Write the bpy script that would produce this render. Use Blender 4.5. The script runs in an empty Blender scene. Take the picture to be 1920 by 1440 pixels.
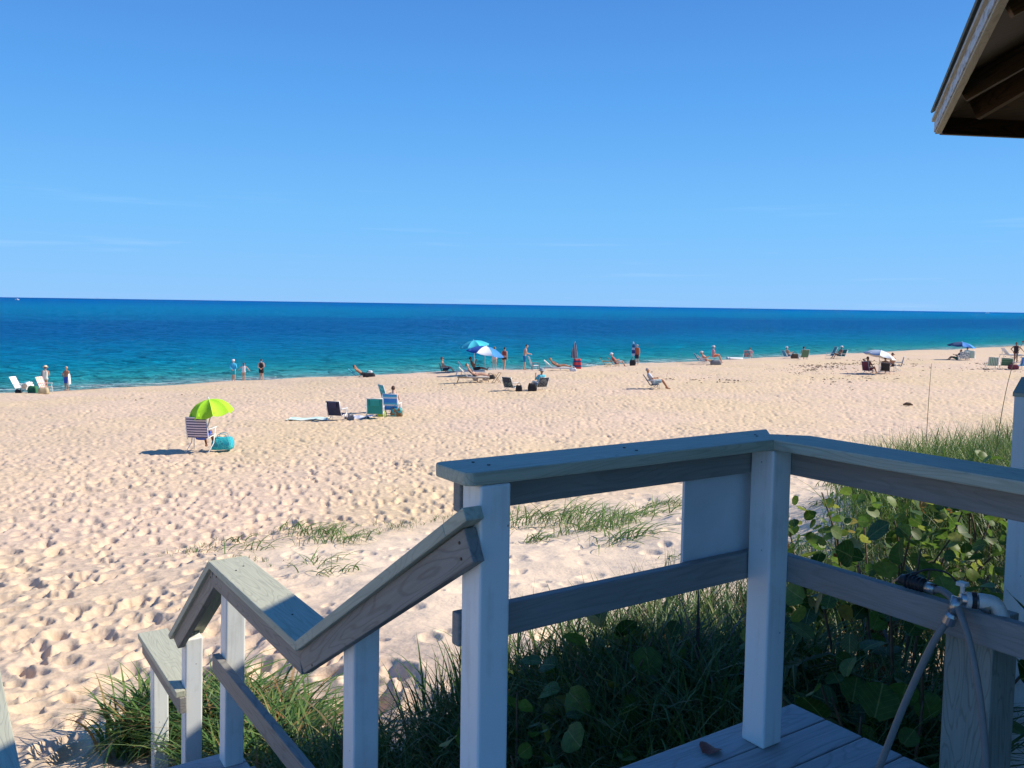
import bpy, bmesh, math, random
import numpy as np
from mathutils import Vector, Matrix

# ------------------------------------------------------------------ camera, sky, sun, exposure
R = math.radians
SC = bpy.context.scene
COL = SC.collection
EZ = 7.0                                   # height of the eye above the sea
PITCH, ROLL, FOC = R(4.0), R(0.865), 1640.0
cd = bpy.data.cameras.new('camera'); cam = bpy.data.objects.new('camera', cd); COL.objects.link(cam)
cd.sensor_width = 36.0; cd.lens = 36.0 * FOC / 1920.0; cd.clip_start = 0.05; cd.clip_end = 90000
cd.shift_y = -(720.0 - (571.5 + FOC * math.tan(PITCH))) / 1920.0
fw = Vector((0, math.cos(PITCH), -math.sin(PITCH))); u0 = Vector((0, math.sin(PITCH), math.cos(PITCH)))
rt = Vector((1, 0, 0)) * math.cos(ROLL) + u0 * math.sin(ROLL); uv = rt.cross(fw)
cam.matrix_world = Matrix(((rt.x, uv.x, -fw.x, 0), (rt.y, uv.y, -fw.y, 0), (rt.z, uv.z, -fw.z, EZ), (0, 0, 0, 1)))
SC.camera = cam

SUN_EL, SUN_AZ = 40.8, 6.0                 # azimuth from +X towards +Y
world = bpy.data.worlds.new('World'); SC.world = world; world.use_nodes = True
nt = world.node_tree; nt.nodes.clear()
sky = nt.nodes.new('ShaderNodeTexSky'); sky.sky_type = 'NISHITA'; sky.sun_disc = False
sky.sun_elevation = R(SUN_EL); sky.sun_rotation = R(90 - SUN_AZ)
sky.air_density = 1.0; sky.dust_density = 0.0; sky.ozone_density = 3.0; sky.altitude = 0
hs = nt.nodes.new('ShaderNodeHueSaturation'); hs.inputs['Saturation'].default_value = 1.28; hs.inputs['Hue'].default_value = 0.5
# thin wisps of cirrus low over the sea
tc = nt.nodes.new('ShaderNodeTexCoord'); sep = nt.nodes.new('ShaderNodeSeparateXYZ')
mp = nt.nodes.new('ShaderNodeMapping'); mp.inputs['Scale'].default_value = (3.2, 3.2, 60)
nz = nt.nodes.new('ShaderNodeTexNoise'); nz.inputs['Scale'].default_value = 1.6; nz.inputs['Detail'].default_value = 5
cr = nt.nodes.new('ShaderNodeValToRGB'); cr.color_ramp.elements[0].position = .60; cr.color_ramp.elements[1].position = .84
band = nt.nodes.new('ShaderNodeMapRange'); band.inputs[1].default_value = .16; band.inputs[2].default_value = .05
mul = nt.nodes.new('ShaderNodeMath'); mul.operation = 'MULTIPLY'
mul2 = nt.nodes.new('ShaderNodeMath'); mul2.operation = 'MULTIPLY'; mul2.inputs[1].default_value = .16
mixw = nt.nodes.new('ShaderNodeMix'); mixw.data_type = 'RGBA'
bg = nt.nodes.new('ShaderNodeBackground'); bg.inputs['Strength'].default_value = 0.081
wo = nt.nodes.new('ShaderNodeOutputWorld'); L = nt.links.new
# the clear deep-blue sky of this place: pale blue at the horizon, deepening upwards
rp = nt.nodes.new('ShaderNodeValToRGB'); ce = rp.color_ramp
ce.elements[0].position = 0; ce.elements[0].color = (2.2 / 9, 5.0 / 9, 8.9 / 9, 1); ce.elements[1].position = 1; ce.elements[1].color = (.35 / 9, 1.3 / 9, 4.4 / 9, 1)
for p_, c_ in ((.10, (1.62, 4.65, 8.8)), (.22, (1.0, 3.45, 8.0)), (.34, (.70, 2.45, 6.6)), (.6, (.46, 1.75, 5.3))):
    e = ce.elements.new(p_); e.color = (c_[0] / 9, c_[1] / 9, c_[2] / 9, 1)
sc9 = nt.nodes.new('ShaderNodeVectorMath'); sc9.operation = 'SCALE'; sc9.inputs['Scale'].default_value = 9.0
mixs = nt.nodes.new('ShaderNodeMix'); mixs.data_type = 'RGBA'; mixs.inputs[0].default_value = .93
L(sep.outputs['Z'], rp.inputs[0]); L(rp.outputs[0], sc9.inputs[0]); L(hs.outputs[0], mixs.inputs[6]); L(sc9.outputs[0], mixs.inputs[7])
L(sky.outputs[0], hs.inputs['Color']); L(tc.outputs['Generated'], mp.inputs[0]); L(mp.outputs[0], nz.inputs['Vector'])
L(nz.outputs[0], cr.inputs[0]); L(tc.outputs['Generated'], sep.inputs[0]); L(sep.outputs['Z'], band.inputs[0])
L(cr.outputs[0], mul.inputs[0]); L(band.outputs[0], mul.inputs[1]); L(mul.outputs[0], mul2.inputs[0])
L(mul2.outputs[0], mixw.inputs[0]); L(mixs.outputs[2], mixw.inputs[6]); mixw.inputs[7].default_value = (9, 10, 11, 1)
L(mixw.outputs[2], bg.inputs[0]); L(bg.outputs[0], wo.inputs[0])

sl = bpy.data.lights.new('sun', 'SUN'); sl.energy = 4.7; sl.angle = R(0.53); sl.color = (1.0, .91, .77)
sun = bpy.data.objects.new('sun', sl); COL.objects.link(sun); sun.location = (30, 5, 40)
sdir = Vector((math.cos(R(SUN_EL)) * math.cos(R(SUN_AZ)), math.cos(R(SUN_EL)) * math.sin(R(SUN_AZ)), math.sin(R(SUN_EL))))
sun.rotation_euler = (-sdir).to_track_quat('-Z', 'Y').to_euler()
vs = SC.view_settings; vs.view_transform = 'Standard'; vs.look = 'None'; vs.exposure = 0.50; vs.gamma = 1.0
SC.cycles.max_bounces = 6; SC.cycles.transparent_max_bounces = 8

# ------------------------------------------------------------------ helpers
rng = np.random.default_rng(7); random.seed(7)
def tag(o, label=None, cat=None, group=None, kind=None):
    if label: o['label'] = label
    if cat: o['category'] = cat
    if group: o['group'] = group
    if kind: o['kind'] = kind
    return o
def link(o, parent=None, M=None):
    COL.objects.link(o)
    if parent is not None: o.parent = parent
    if M is not None: o.matrix_basis = M
    return o
def empty(name, loc=(0, 0, 0), rz=0.0):
    o = bpy.data.objects.new(name, None); o.empty_display_size = .1; COL.objects.link(o)
    o.location = loc; o.rotation_euler = (0, 0, rz); return o
def raw_mesh(name, V, F, mat=None, smooth=False):
    me = bpy.data.meshes.new(name); me.from_pydata([tuple(v) for v in V], [], [tuple(f) for f in F])
    if mat: me.materials.append(mat)
    if smooth: me.polygons.foreach_set('use_smooth', [True] * len(me.polygons))
    me.update(); return me
def quad_mesh(name, V, Q, mat=None, smooth=True):          # numpy: V (n,3), Q (m,4)
    me = bpy.data.meshes.new(name); n, m = len(V), len(Q)
    me.vertices.add(n); me.vertices.foreach_set('co', np.ascontiguousarray(V, np.float32).ravel())
    me.loops.add(m * 4); me.loops.foreach_set('vertex_index', np.ascontiguousarray(Q, np.int32).ravel())
    me.polygons.add(m); me.polygons.foreach_set('loop_start', np.arange(m, dtype=np.int32) * 4)
    me.polygons.foreach_set('use_smooth', np.full(m, smooth))
    if mat: me.materials.append(mat)
    me.update(calc_edges=True); return me
def add(name, me, parent=None, M=None):
    return link(bpy.data.objects.new(name, me), parent, M)
class MB:                                                   # collects simple solids into ONE mesh
    def __init__(s): s.V = []; s.F = []
    def box(s, a, b):
        n = len(s.V); (x0, y0, z0), (x1, y1, z1) = a, b
        s.V += [(x0, y0, z0), (x1, y0, z0), (x1, y1, z0), (x0, y1, z0), (x0, y0, z1), (x1, y0, z1), (x1, y1, z1), (x0, y1, z1)]
        s.F += [tuple(n + i for i in f) for f in ((0, 3, 2, 1), (4, 5, 6, 7), (0, 1, 5, 4), (1, 2, 6, 5), (2, 3, 7, 6), (3, 0, 4, 7))]
        return s
    def tube(s, pts, r, seg=8, cap=True):
        pts = [Vector(p) for p in pts]; rs = r if isinstance(r, (list, tuple)) else [r] * len(pts); n0 = len(s.V)
        prev = None
        for i, p in enumerate(pts):
            d = (pts[min(i + 1, len(pts) - 1)] - pts[max(i - 1, 0)])
            d = d.normalized() if d.length > 1e-9 else Vector((0, 0, 1))
            if prev is None: a = d.orthogonal().normalized()
            else: a = (prev - d * prev.dot(d)); a = a.normalized() if a.length > 1e-6 else d.orthogonal().normalized()
            prev = a; b = d.cross(a)
            for k in range(seg):
                t = 2 * math.pi * k / seg; s.V.append(tuple(p + (a * math.cos(t) + b * math.sin(t)) * rs[i]))
        for i in range(len(pts) - 1):
            for k in range(seg):
                k2 = (k + 1) % seg; A = n0 + i * seg
                s.F.append((A + k, A + k2, A + seg + k2, A + seg + k))
        if cap:
            s.F.append(tuple(n0 + k for k in reversed(range(seg)))); e = n0 + (len(pts) - 1) * seg
            s.F.append(tuple(e + k for k in range(seg)))
        return s
    def lathe(s, prof, seg=12, M=None):                     # prof: (r, z) from bottom to top
        n0 = len(s.V); M = M or Matrix()
        for r_, z_ in prof:
            for k in range(seg):
                t = 2 * math.pi * k / seg; s.V.append(tuple(M @ Vector((r_ * math.cos(t), r_ * math.sin(t), z_))))
        for i in range(len(prof) - 1):
            for k in range(seg):
                k2 = (k + 1) % seg; A = n0 + i * seg; s.F.append((A + k, A + k2, A + seg + k2, A + seg + k))
        s.F.append(tuple(n0 + k for k in reversed(range(seg)))); e = n0 + (len(prof) - 1) * seg
        s.F.append(tuple(e + k for k in range(seg))); return s
    def ball(s, c, r, seg=10, rings=7, sc=(1, 1, 1)):
        prof = []
        for i in range(rings + 1):
            a = -math.pi / 2 + math.pi * i / rings; prof.append((max(math.cos(a), .02) * r, math.sin(a) * r))
        return s.lathe(prof, seg, Matrix.Translation(c) @ Matrix.Diagonal((*sc, 1)))
    def build(s, name, mat, parent=None, M=None, smooth=False):
        return add(name, raw_mesh(name, s.V, s.F, mat, smooth), parent, M)
def frame(p0, p1, up):
    p0, p1 = Vector(p0), Vector(p1); x = (p1 - p0).normalized(); y = Vector(up).cross(x).normalized(); z = x.cross(y)
    return Matrix(((x.x, y.x, z.x, p0.x), (x.y, y.y, z.y, p0.y), (x.z, y.z, z.z, p0.z), (0, 0, 0, 1))), (p1 - p0).length
def board(name, p0, p1, w, t, mat, parent=None, up=(0, 0, 1), bev=.004, cut0=(0, 0), cut1=(0, 0), seg=2):
    """a length of timber: local x along it, y its width, z its thickness; cuts shear the ends (mitres)"""
    M, ln = frame(p0, p1, up); bm = bmesh.new()
    vs_ = []
    for x in (0, ln):
        c = cut0 if x == 0 else cut1
        for y in (-w / 2, w / 2):
            for z in (-t / 2, t / 2): vs_.append(bm.verts.new((x + c[0] * y + c[1] * z, y, z)))
    for f in ((0, 1, 3, 2), (4, 6, 7, 5), (0, 4, 5, 1), (2, 3, 7, 6), (0, 2, 6, 4), (1, 5, 7, 3)): bm.faces.new([vs_[i] for i in f])
    if bev: bmesh.ops.bevel(bm, geom=bm.edges[:], offset=bev, segments=seg, profile=.6, affect='EDGES')
    bmesh.ops.recalc_face_normals(bm, faces=bm.faces[:])
    me = bpy.data.meshes.new(name); bm.to_mesh(me); bm.free(); me.materials.append(mat)
    return add(name, me, parent, M)

# ------------------------------------------------------------------ materials
def nodes(name):
    m = bpy.data.materials.new(name); m.use_nodes = True; t = m.node_tree
    return m, t, t.nodes['Principled BSDF'], t.links.new
_mc = {}
def plain(col, rough=.6, metal=0.0, var=.12, scale=30.0, spec=.4, bump=.0, key=None):
    k = (tuple(col), rough, metal, var, scale, spec, bump)
    if k in _mc: return _mc[k]
    m, t, b, l = nodes('mat_%d' % len(_mc))
    n = t.nodes.new('ShaderNodeTexNoise'); n.inputs['Scale'].default_value = scale; n.inputs['Detail'].default_value = 3
    tcn = t.nodes.new('ShaderNodeTexCoord'); l(tcn.outputs['Object'], n.inputs['Vector'])
    mr = t.nodes.new('ShaderNodeMapRange'); mr.inputs[1].default_value = .3; mr.inputs[2].default_value = .7
    mr.inputs[3].default_value = 1 - var; mr.inputs[4].default_value = 1 + var * .5; l(n.outputs[0], mr.inputs[0])
    mx = t.nodes.new('ShaderNodeMix'); mx.data_type = 'RGBA'; mx.blend_type = 'MULTIPLY'; mx.inputs[0].default_value = 1
    mx.inputs[6].default_value = (*col, 1); l(mr.outputs[0], mx.inputs[7]); l(mx.outputs[2], b.inputs['Base Color'])
    b.inputs['Roughness'].default_value = rough; b.inputs['Metallic'].default_value = metal; b.inputs['Specular IOR Level'].default_value = spec
    if bump:
        bp = t.nodes.new('ShaderNodeBump'); bp.inputs['Strength'].default_value = bump; bp.inputs['Distance'].default_value = .01
        l(n.outputs[0], bp.inputs['Height']); l(bp.outputs[0], b.inputs['Normal'])
    _mc[k] = m; return m
def stripes(c1, c2, per, axis=0, duty=.5, c3=None):
    k = ('s', c1, c2, per, axis, duty, c3)
    if k in _mc: return _mc[k]
    m, t, b, l = nodes('stripe_%d' % len(_mc)); tcn = t.nodes.new('ShaderNodeTexCoord'); sp = t.nodes.new('ShaderNodeSeparateXYZ')
    l(tcn.outputs['Object'], sp.inputs[0]); d = t.nodes.new('ShaderNodeMath'); d.operation = 'DIVIDE'; d.inputs[1].default_value = per
    l(sp.outputs[axis], d.inputs[0]); fr = t.nodes.new('ShaderNodeMath'); fr.operation = 'FRACT'; l(d.outputs[0], fr.inputs[0])
    r_ = t.nodes.new('ShaderNodeValToRGB'); r_.color_ramp.interpolation = 'CONSTANT'
    r_.color_ramp.elements[0].color = (*c1, 1); r_.color_ramp.elements[1].position = duty; r_.color_ramp.elements[1].color = (*c2, 1)
    if c3: e = r_.color_ramp.elements.new((1 + duty) / 2); e.color = (*c3, 1)
    l(fr.outputs[0], r_.inputs[0]); l(r_.outputs[0], b.inputs['Base Color']); b.inputs['Roughness'].default_value = .75
    _mc[k] = m; return m
def blotch(c1, c2, scale, c3=None):
    k = ('b', c1, c2, scale, c3)
    if k in _mc: return _mc[k]
    m, t, b, l = nodes('print_%d' % len(_mc)); tcn = t.nodes.new('ShaderNodeTexCoord')
    n = t.nodes.new('ShaderNodeTexNoise'); n.inputs['Scale'].default_value = scale; l(tcn.outputs['Object'], n.inputs['Vector'])
    r_ = t.nodes.new('ShaderNodeValToRGB'); r_.color_ramp.interpolation = 'CONSTANT'
    r_.color_ramp.elements[0].color = (*c1, 1); r_.color_ramp.elements[1].position = .5; r_.color_ramp.elements[1].color = (*c2, 1)
    if c3: e = r_.color_ramp.elements.new(.58); e.color = (*c3, 1)
    l(n.outputs[0], r_.inputs[0]); l(r_.outputs[0], b.inputs['Base Color']); b.inputs['Roughness'].default_value = .8
    _mc[k] = m; return m

def mat_sand():
    m, t, b, l = nodes('sand'); N = t.nodes.new
    g = N('ShaderNodeNewGeometry')
    n1 = N('ShaderNodeTexNoise'); n1.inputs['Scale'].default_value = .16; n1.inputs['Detail'].default_value = 4; l(g.outputs['Position'], n1.inputs['Vector'])
    n2 = N('ShaderNodeTexNoise'); n2.inputs['Scale'].default_value = 9; n2.inputs['Detail'].default_value = 5; l(g.outputs['Position'], n2.inputs['Vector'])
    n3 = N('ShaderNodeTexNoise'); n3.inputs['Scale'].default_value = 2.3; n3.inputs['Detail'].default_value = 4; n3.inputs['Roughness'].default_value = .6; l(g.outputs['Position'], n3.inputs['Vector'])
    r1 = N('ShaderNodeValToRGB'); r1.color_ramp.elements[0].position = .35; r1.color_ramp.elements[0].color = (.63, .485, .318, 1)
    r1.color_ramp.elements[1].position = .65; r1.color_ramp.elements[1].color = (.635, .482, .36, 1); l(n1.outputs[0], r1.inputs[0])
    m1 = N('ShaderNodeMix'); m1.data_type = 'RGBA'; m1.blend_type = 'MULTIPLY'; m1.inputs[0].default_value = 1
    mr = N('ShaderNodeMapRange'); mr.inputs[1].default_value = .3; mr.inputs[2].default_value = .7; mr.inputs[3].default_value = .80; mr.inputs[4].default_value = 1.09
    l(n2.outputs[0], mr.inputs[0]); l(r1.outputs[0], m1.inputs[6]); l(mr.outputs[0], m1.inputs[7])
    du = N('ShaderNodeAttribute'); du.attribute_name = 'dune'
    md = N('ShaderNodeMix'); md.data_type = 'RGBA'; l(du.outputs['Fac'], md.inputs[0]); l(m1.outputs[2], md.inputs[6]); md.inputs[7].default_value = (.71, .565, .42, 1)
    sc_ = N('ShaderNodeAttribute'); sc_.attribute_name = 'unseen_dark_ground'
    m1 = N('ShaderNodeMix'); m1.data_type = 'RGBA'; l(sc_.outputs['Fac'], m1.inputs[0]); l(md.outputs[2], m1.inputs[6]); m1.inputs[7].default_value = (.055, .07, .03, 1)  # dark green for the unseen land behind, added to cut bounce
    # specks: shell grit and bits of weed
    vo = N('ShaderNodeTexVoronoi'); vo.inputs['Scale'].default_value = 5.5; l(g.outputs['Position'], vo.inputs['Vector'])
    sp = N('ShaderNodeMapRange'); sp.inputs[1].default_value = .035; sp.inputs[2].default_value = .05; sp.inputs[3].default_value = 1; sp.inputs[4].default_value = 0; l(vo.outputs['Distance'], sp.inputs[0])
    sx = N('ShaderNodeSeparateColor'); l(vo.outputs['Color'], sx.inputs[0])
    gt = N('ShaderNodeMath'); gt.operation = 'GREATER_THAN'; gt.inputs[1].default_value = .72; l(sx.outputs[0], gt.inputs[0])
    mm = N('ShaderNodeMath'); mm.operation = 'MULTIPLY'; l(sp.outputs[0], mm.inputs[0]); l(gt.outputs[0], mm.inputs[1])
    m2 = N('ShaderNodeMix'); m2.data_type = 'RGBA'; l(mm.outputs[0], m2.inputs[0]); l(m1.outputs[2], m2.inputs[6]); m2.inputs[7].default_value = (.10, .07, .045, 1)
    # damp sand by the water's edge
    se = N('ShaderNodeSeparateXYZ'); l(g.outputs['Position'], se.inputs[0])
    we = N('ShaderNodeMapRange'); we.inputs[1].default_value = .10; we.inputs[2].default_value = .42; we.inputs[3].default_value = 1; we.inputs[4].default_value = 0; l(se.outputs['Z'], we.inputs[0])
    m3 = N('ShaderNodeMix'); m3.data_type = 'RGBA'; m3.blend_type = 'MULTIPLY'; l(we.outputs[0], m3.inputs[0]); l(m2.outputs[2], m3.inputs[6]); m3.inputs[7].default_value = (.6, .56, .52, 1)
    l(m3.outputs[2], b.inputs['Base Color']); b.inputs['Roughness'].default_value = .95; b.inputs['Specular IOR Level'].default_value = .12
    ad = N('ShaderNodeMath'); ad.operation = 'MULTIPLY_ADD'; ad.inputs[1].default_value = .35; l(n2.outputs[0], ad.inputs[0]); l(n3.outputs[0], ad.inputs[2])
    bp = N('ShaderNodeBump'); bp.inputs['Strength'].default_value = .5; bp.inputs['Distance'].default_value = .08; l(ad.outputs[0], bp.inputs['Height']); l(bp.outputs[0], b.inputs['Normal'])
    return m
def mat_sea():
    m, t, b, l = nodes('sea'); N = t.nodes.new
    g = N('ShaderNodeNewGeometry'); at = N('ShaderNodeAttribute'); at.attribute_name = 'off'
    w = N('ShaderNodeTexNoise'); w.inputs['Scale'].default_value = .012; w.inputs['Detail'].default_value = 4; l(g.outputs['Position'], w.inputs['Vector'])
    lg = N('ShaderNodeMath'); lg.operation = 'LOGARITHM'; lg.inputs[1].default_value = 10; mxx = N('ShaderNodeMath'); mxx.operation = 'MAXIMUM'; mxx.inputs[1].default_value = 1
    l(at.outputs['Fac'], mxx.inputs[0]); l(mxx.outputs[0], lg.inputs[0])
    wv = N('ShaderNodeMath'); wv.operation = 'MULTIPLY_ADD'; wv.inputs[1].default_value = .5; l(w.outputs[0], wv.inputs[0]); l(lg.outputs[0], wv.inputs[2])
    sub = N('ShaderNodeMath'); sub.operation = 'MULTIPLY_ADD'; sub.inputs[1].default_value = 1 / 4.2; sub.inputs[2].default_value = -.25 / 4.2; l(wv.outputs[0], sub.inputs[0])
    r = N('ShaderNodeValToRGB'); cr_ = r.color_ramp
    stops = [(.00, (.21, .44, .46)), (.14, (.115, .42, .46)), (.24, (.025, .37, .43)), (.34, (.003, .285, .47)), (.42, (.001, .235, .51)),
             (.48, (.001, .17, .46)), (.555, (.001, .16, .46)), (.61, (.001, .25, .54)), (.68, (.001, .26, .57)), (.76, (.001, .19, .53)), (.90, (.001, .13, .46)), (1, (.001, .07, .28))]
    cr_.elements[0].position = 0; cr_.elements[0].color = (*stops[0][1], 1); cr_.elements[1].position = 1; cr_.elements[1].color = (*stops[-1][1], 1)
    for p_, c_ in stops[1:-1]: e = cr_.elements.new(p_); e.color = (*c_, 1)
    l(sub.outputs[0], r.inputs[0])
    # foam at the edge
    mpf = N('ShaderNodeMapping'); mpf.inputs['Rotation'].default_value = (0, 0, -R(41.7)); mpf.inputs['Scale'].default_value = (.22, 1.3, 1); l(g.outputs['Position'], mpf.inputs[0])
    fn = N('ShaderNodeTexNoise'); fn.inputs['Scale'].default_value = .8; fn.inputs['Detail'].default_value = 6; l(mpf.outputs[0], fn.inputs['Vector'])
    fr_ = N('ShaderNodeMapRange'); fr_.inputs[1].default_value = .53; fr_.inputs[2].default_value = .61; l(fn.outputs[0], fr_.inputs[0])
    fo = N('ShaderNodeMapRange'); fo.inputs[1].default_value = 5.0; fo.inputs[2].default_value = 2.2; l(at.outputs['Fac'], fo.inputs[0])
    fm = N('ShaderNodeMath'); fm.operation = 'MULTIPLY'; l(fr_.outputs[0], fm.inputs[0]); l(fo.outputs[0], fm.inputs[1])
    mf = N('ShaderNodeMix'); mf.data_type = 'RGBA'; l(fm.outputs[0], mf.inputs[0]); l(r.outputs[0], mf.inputs[6]); mf.inputs[7].default_value = (.8, .84, .84, 1)
    # light scattered back out of the water, with a thin sheen on the wave faces
    t.nodes.remove(b); df = N('ShaderNodeBsdfDiffuse'); gl = N('ShaderNodeBsdfGlossy'); gl.inputs['Roughness'].default_value = .12; gl.inputs['Color'].default_value = (.8, .9, 1, 1)
    mxs = N('ShaderNodeMixShader'); mxs.inputs[0].default_value = .028; l(mf.outputs[2], df.inputs['Color']); l(df.outputs[0], mxs.inputs[1]); l(gl.outputs[0], mxs.inputs[2]); l(mxs.outputs[0], t.nodes['Material Output'].inputs['Surface'])
    mp_ = N('ShaderNodeMapping'); mp_.inputs['Rotation'].default_value = (0, 0, -R(12)); mp_.inputs['Scale'].default_value = (.42, 1, 1); l(g.outputs['Position'], mp_.inputs[0])
    a1 = N('ShaderNodeTexNoise'); a1.inputs['Scale'].default_value = .42; a1.inputs['Detail'].default_value = 6; a1.inputs['Roughness'].default_value = .62; l(mp_.outputs[0], a1.inputs['Vector'])
    a2 = N('ShaderNodeTexNoise'); a2.inputs['Scale'].default_value = .07; a2.inputs['Detail'].default_value = 5; a2.inputs['Roughness'].default_value = .65; l(mp_.outputs[0], a2.inputs['Vector'])
    b1 = N('ShaderNodeBump'); b1.inputs['Strength'].default_value = 1; b1.inputs['Distance'].default_value = 9.0; l(a1.outputs[0], b1.inputs['Height'])
    b2 = N('ShaderNodeBump'); b2.inputs['Strength'].default_value = 1; b2.inputs['Distance'].default_value = 9.0; l(a2.outputs[0], b2.inputs['Height']); l(b1.outputs[0], b2.inputs['Normal'])
    l(b2.outputs[0], df.inputs['Normal']); l(b2.outputs[0], gl.inputs['Normal'])
    return m
def mat_wood(name, base, dark, gs=1.0, rough=.62, bump=.35):
    m, t, b, l = nodes(name); N = t.nodes.new
    tcn = N('ShaderNodeTexCoord'); oi = N('ShaderNodeObjectInfo'); ad = N('ShaderNodeVectorMath'); ad.operation = 'ADD'
    rv = N('ShaderNodeMath'); rv.operation = 'MULTIPLY'; rv.inputs[1].default_value = 40; l(oi.outputs['Random'], rv.inputs[0])
    l(tcn.outputs['Object'], ad.inputs[0]); l(rv.outputs[0], ad.inputs[1])
    mp_ = N('ShaderNodeMapping'); mp_.inputs['Scale'].default_value = (1.6 * gs, 11 * gs, 11 * gs); l(ad.outputs[0], mp_.inputs[0])
    n = N('ShaderNodeTexNoise'); n.inputs['Scale'].default_value = 1; n.inputs['Detail'].default_value = 1.5; n.inputs['Distortion'].default_value = .3; l(mp_.outputs[0], n.inputs['Vector'])
    mu = N('ShaderNodeMath'); mu.operation = 'MULTIPLY'; mu.inputs[1].default_value = 95; l(n.outputs[0], mu.inputs[0])
    si = N('ShaderNodeMath'); si.operation = 'SINE'; l(mu.outputs[0], si.inputs[0])
    mr = N('ShaderNodeMapRange'); mr.inputs[1].default_value = .55; mr.inputs[2].default_value = 1; l(si.outputs[0], mr.inputs[0])
    fn = N('ShaderNodeTexNoise'); fn.inputs['Scale'].default_value = 1; fn.inputs['Detail'].default_value = 4
    mp2 = N('ShaderNodeMapping'); mp2.inputs['Scale'].default_value = (5, 90, 90); l(ad.outputs[0], mp2.inputs[0]); l(mp2.outputs[0], fn.inputs['Vector'])
    mx = N('ShaderNodeMix'); mx.data_type = 'RGBA'; mx.inputs[6].default_value = (*base, 1); mx.inputs[7].default_value = (*dark, 1); l(mr.outputs[0], mx.inputs[0])
    m2 = N('ShaderNodeMix'); m2.data_type = 'RGBA'; m2.blend_type = 'MULTIPLY'; m2.inputs[0].default_value = .6
    f2 = N('ShaderNodeMapRange'); f2.inputs[1].default_value = .3; f2.inputs[2].default_value = .7; f2.inputs[3].default_value = .75; f2.inputs[4].default_value = 1.1; l(fn.outputs[0], f2.inputs[0])
    l(mx.outputs[2], m2.inputs[6]); l(f2.outputs[0], m2.inputs[7]); l(m2.outputs[2], b.inputs['Base Color'])
    b.inputs['Roughness'].default_value = rough; b.inputs['Specular IOR Level'].default_value = .35
    bp = N('ShaderNodeBump'); bp.inputs['Strength'].default_value = bump; bp.inputs['Distance'].default_value = .002; bp.invert = True
    l(mr.outputs[0], bp.inputs['Height']); l(bp.outputs[0], b.inputs['Normal'])
    return m
def mat_leaf(name, stops, trans=.35, veins=False, rough=.5, island=False):
    m, t, b, l = nodes(name); N = t.nodes.new; out = t.nodes['Material Output']
    if island: rnd = N('ShaderNodeNewGeometry').outputs['Random Per Island']
    else: rnd = N('ShaderNodeObjectInfo').outputs['Random']
    r = N('ShaderNodeValToRGB'); cr_ = r.color_ramp
    cr_.elements[0].position = stops[0][0]; cr_.elements[0].color = (*stops[0][1], 1); cr_.elements[1].position = stops[-1][0]; cr_.elements[1].color = (*stops[-1][1], 1)
    for p_, c_ in stops[1:-1]: e = cr_.elements.new(p_); e.color = (*c_, 1)
    l(rnd, r.inputs[0]); colo = r.outputs[0]
    if veins:
        tcn = N('ShaderNodeTexCoord'); sp = N('ShaderNodeSeparateXYZ'); l(tcn.outputs['Object'], sp.inputs[0])
        ab = N('ShaderNodeMath'); ab.operation = 'ABSOLUTE'; l(sp.outputs[1], ab.inputs[0])
        mid = N('ShaderNodeMapRange'); mid.inputs[1].default_value = .014; mid.inputs[2].default_value = .028; mid.inputs[3].default_value = 1; mid.inputs[4].default_value = 0; l(ab.outputs[0], mid.inputs[0])
        sb = N('ShaderNodeMath'); sb.operation = 'MULTIPLY_ADD'; sb.inputs[1].default_value = -.75; l(ab.outputs[0], sb.inputs[0]); l(sp.outputs[0], sb.inputs[2])
        ml = N('ShaderNodeMath'); ml.operation = 'MULTIPLY'; ml.inputs[1].default_value = 36; l(sb.outputs[0], ml.inputs[0])
        sn = N('ShaderNodeMath'); sn.operation = 'SINE'; l(ml.outputs[0], sn.inputs[0])
        s2 = N('ShaderNodeMapRange'); s2.inputs[1].default_value = .93; s2.inputs[2].default_value = 1; s2.inputs[4].default_value = .6; l(sn.outputs[0], s2.inputs[0])
        mxm = N('ShaderNodeMath'); mxm.operation = 'MAXIMUM'; l(mid.outputs[0], mxm.inputs[0]); l(s2.outputs[0], mxm.inputs[1])
        mv = N('ShaderNodeMix'); mv.data_type = 'RGBA'; l(mxm.outputs[0], mv.inputs[0]); l(colo, mv.inputs[6]); mv.inputs[7].default_value = (.20, .24, .07, 1); colo = mv.outputs[2]
        nn = N('ShaderNodeTexNoise'); nn.inputs['Scale'].default_value = 4; l(tcn.outputs['Object'], nn.inputs['Vector'])
        q_ = N('ShaderNodeMix'); q_.data_type = 'RGBA'; q_.blend_type = 'MULTIPLY'; q_.inputs[0].default_value = .7
        q2 = N('ShaderNodeMapRange'); q2.inputs[1].default_value = .3; q2.inputs[2].default_value = .7; q2.inputs[3].default_value = .6; q2.inputs[4].default_value = 1.25; l(nn.outputs[0], q2.inputs[0])
        l(colo, q_.inputs[6]); l(q2.outputs[0], q_.inputs[7]); colo = q_.outputs[2]
    l(colo, b.inputs['Base Color']); b.inputs['Roughness'].default_value = rough; b.inputs['Specular IOR Level'].default_value = .4
    tr = N('ShaderNodeBsdfTranslucent'); l(colo, tr.inputs['Color']); ms = N('ShaderNodeMixShader'); ms.inputs[0].default_value = trans
    l(b.outputs[0], ms.inputs[1]); l(tr.outputs[0], ms.inputs[2]); l(ms.outputs[0], out.inputs['Surface'])
    return m

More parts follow.
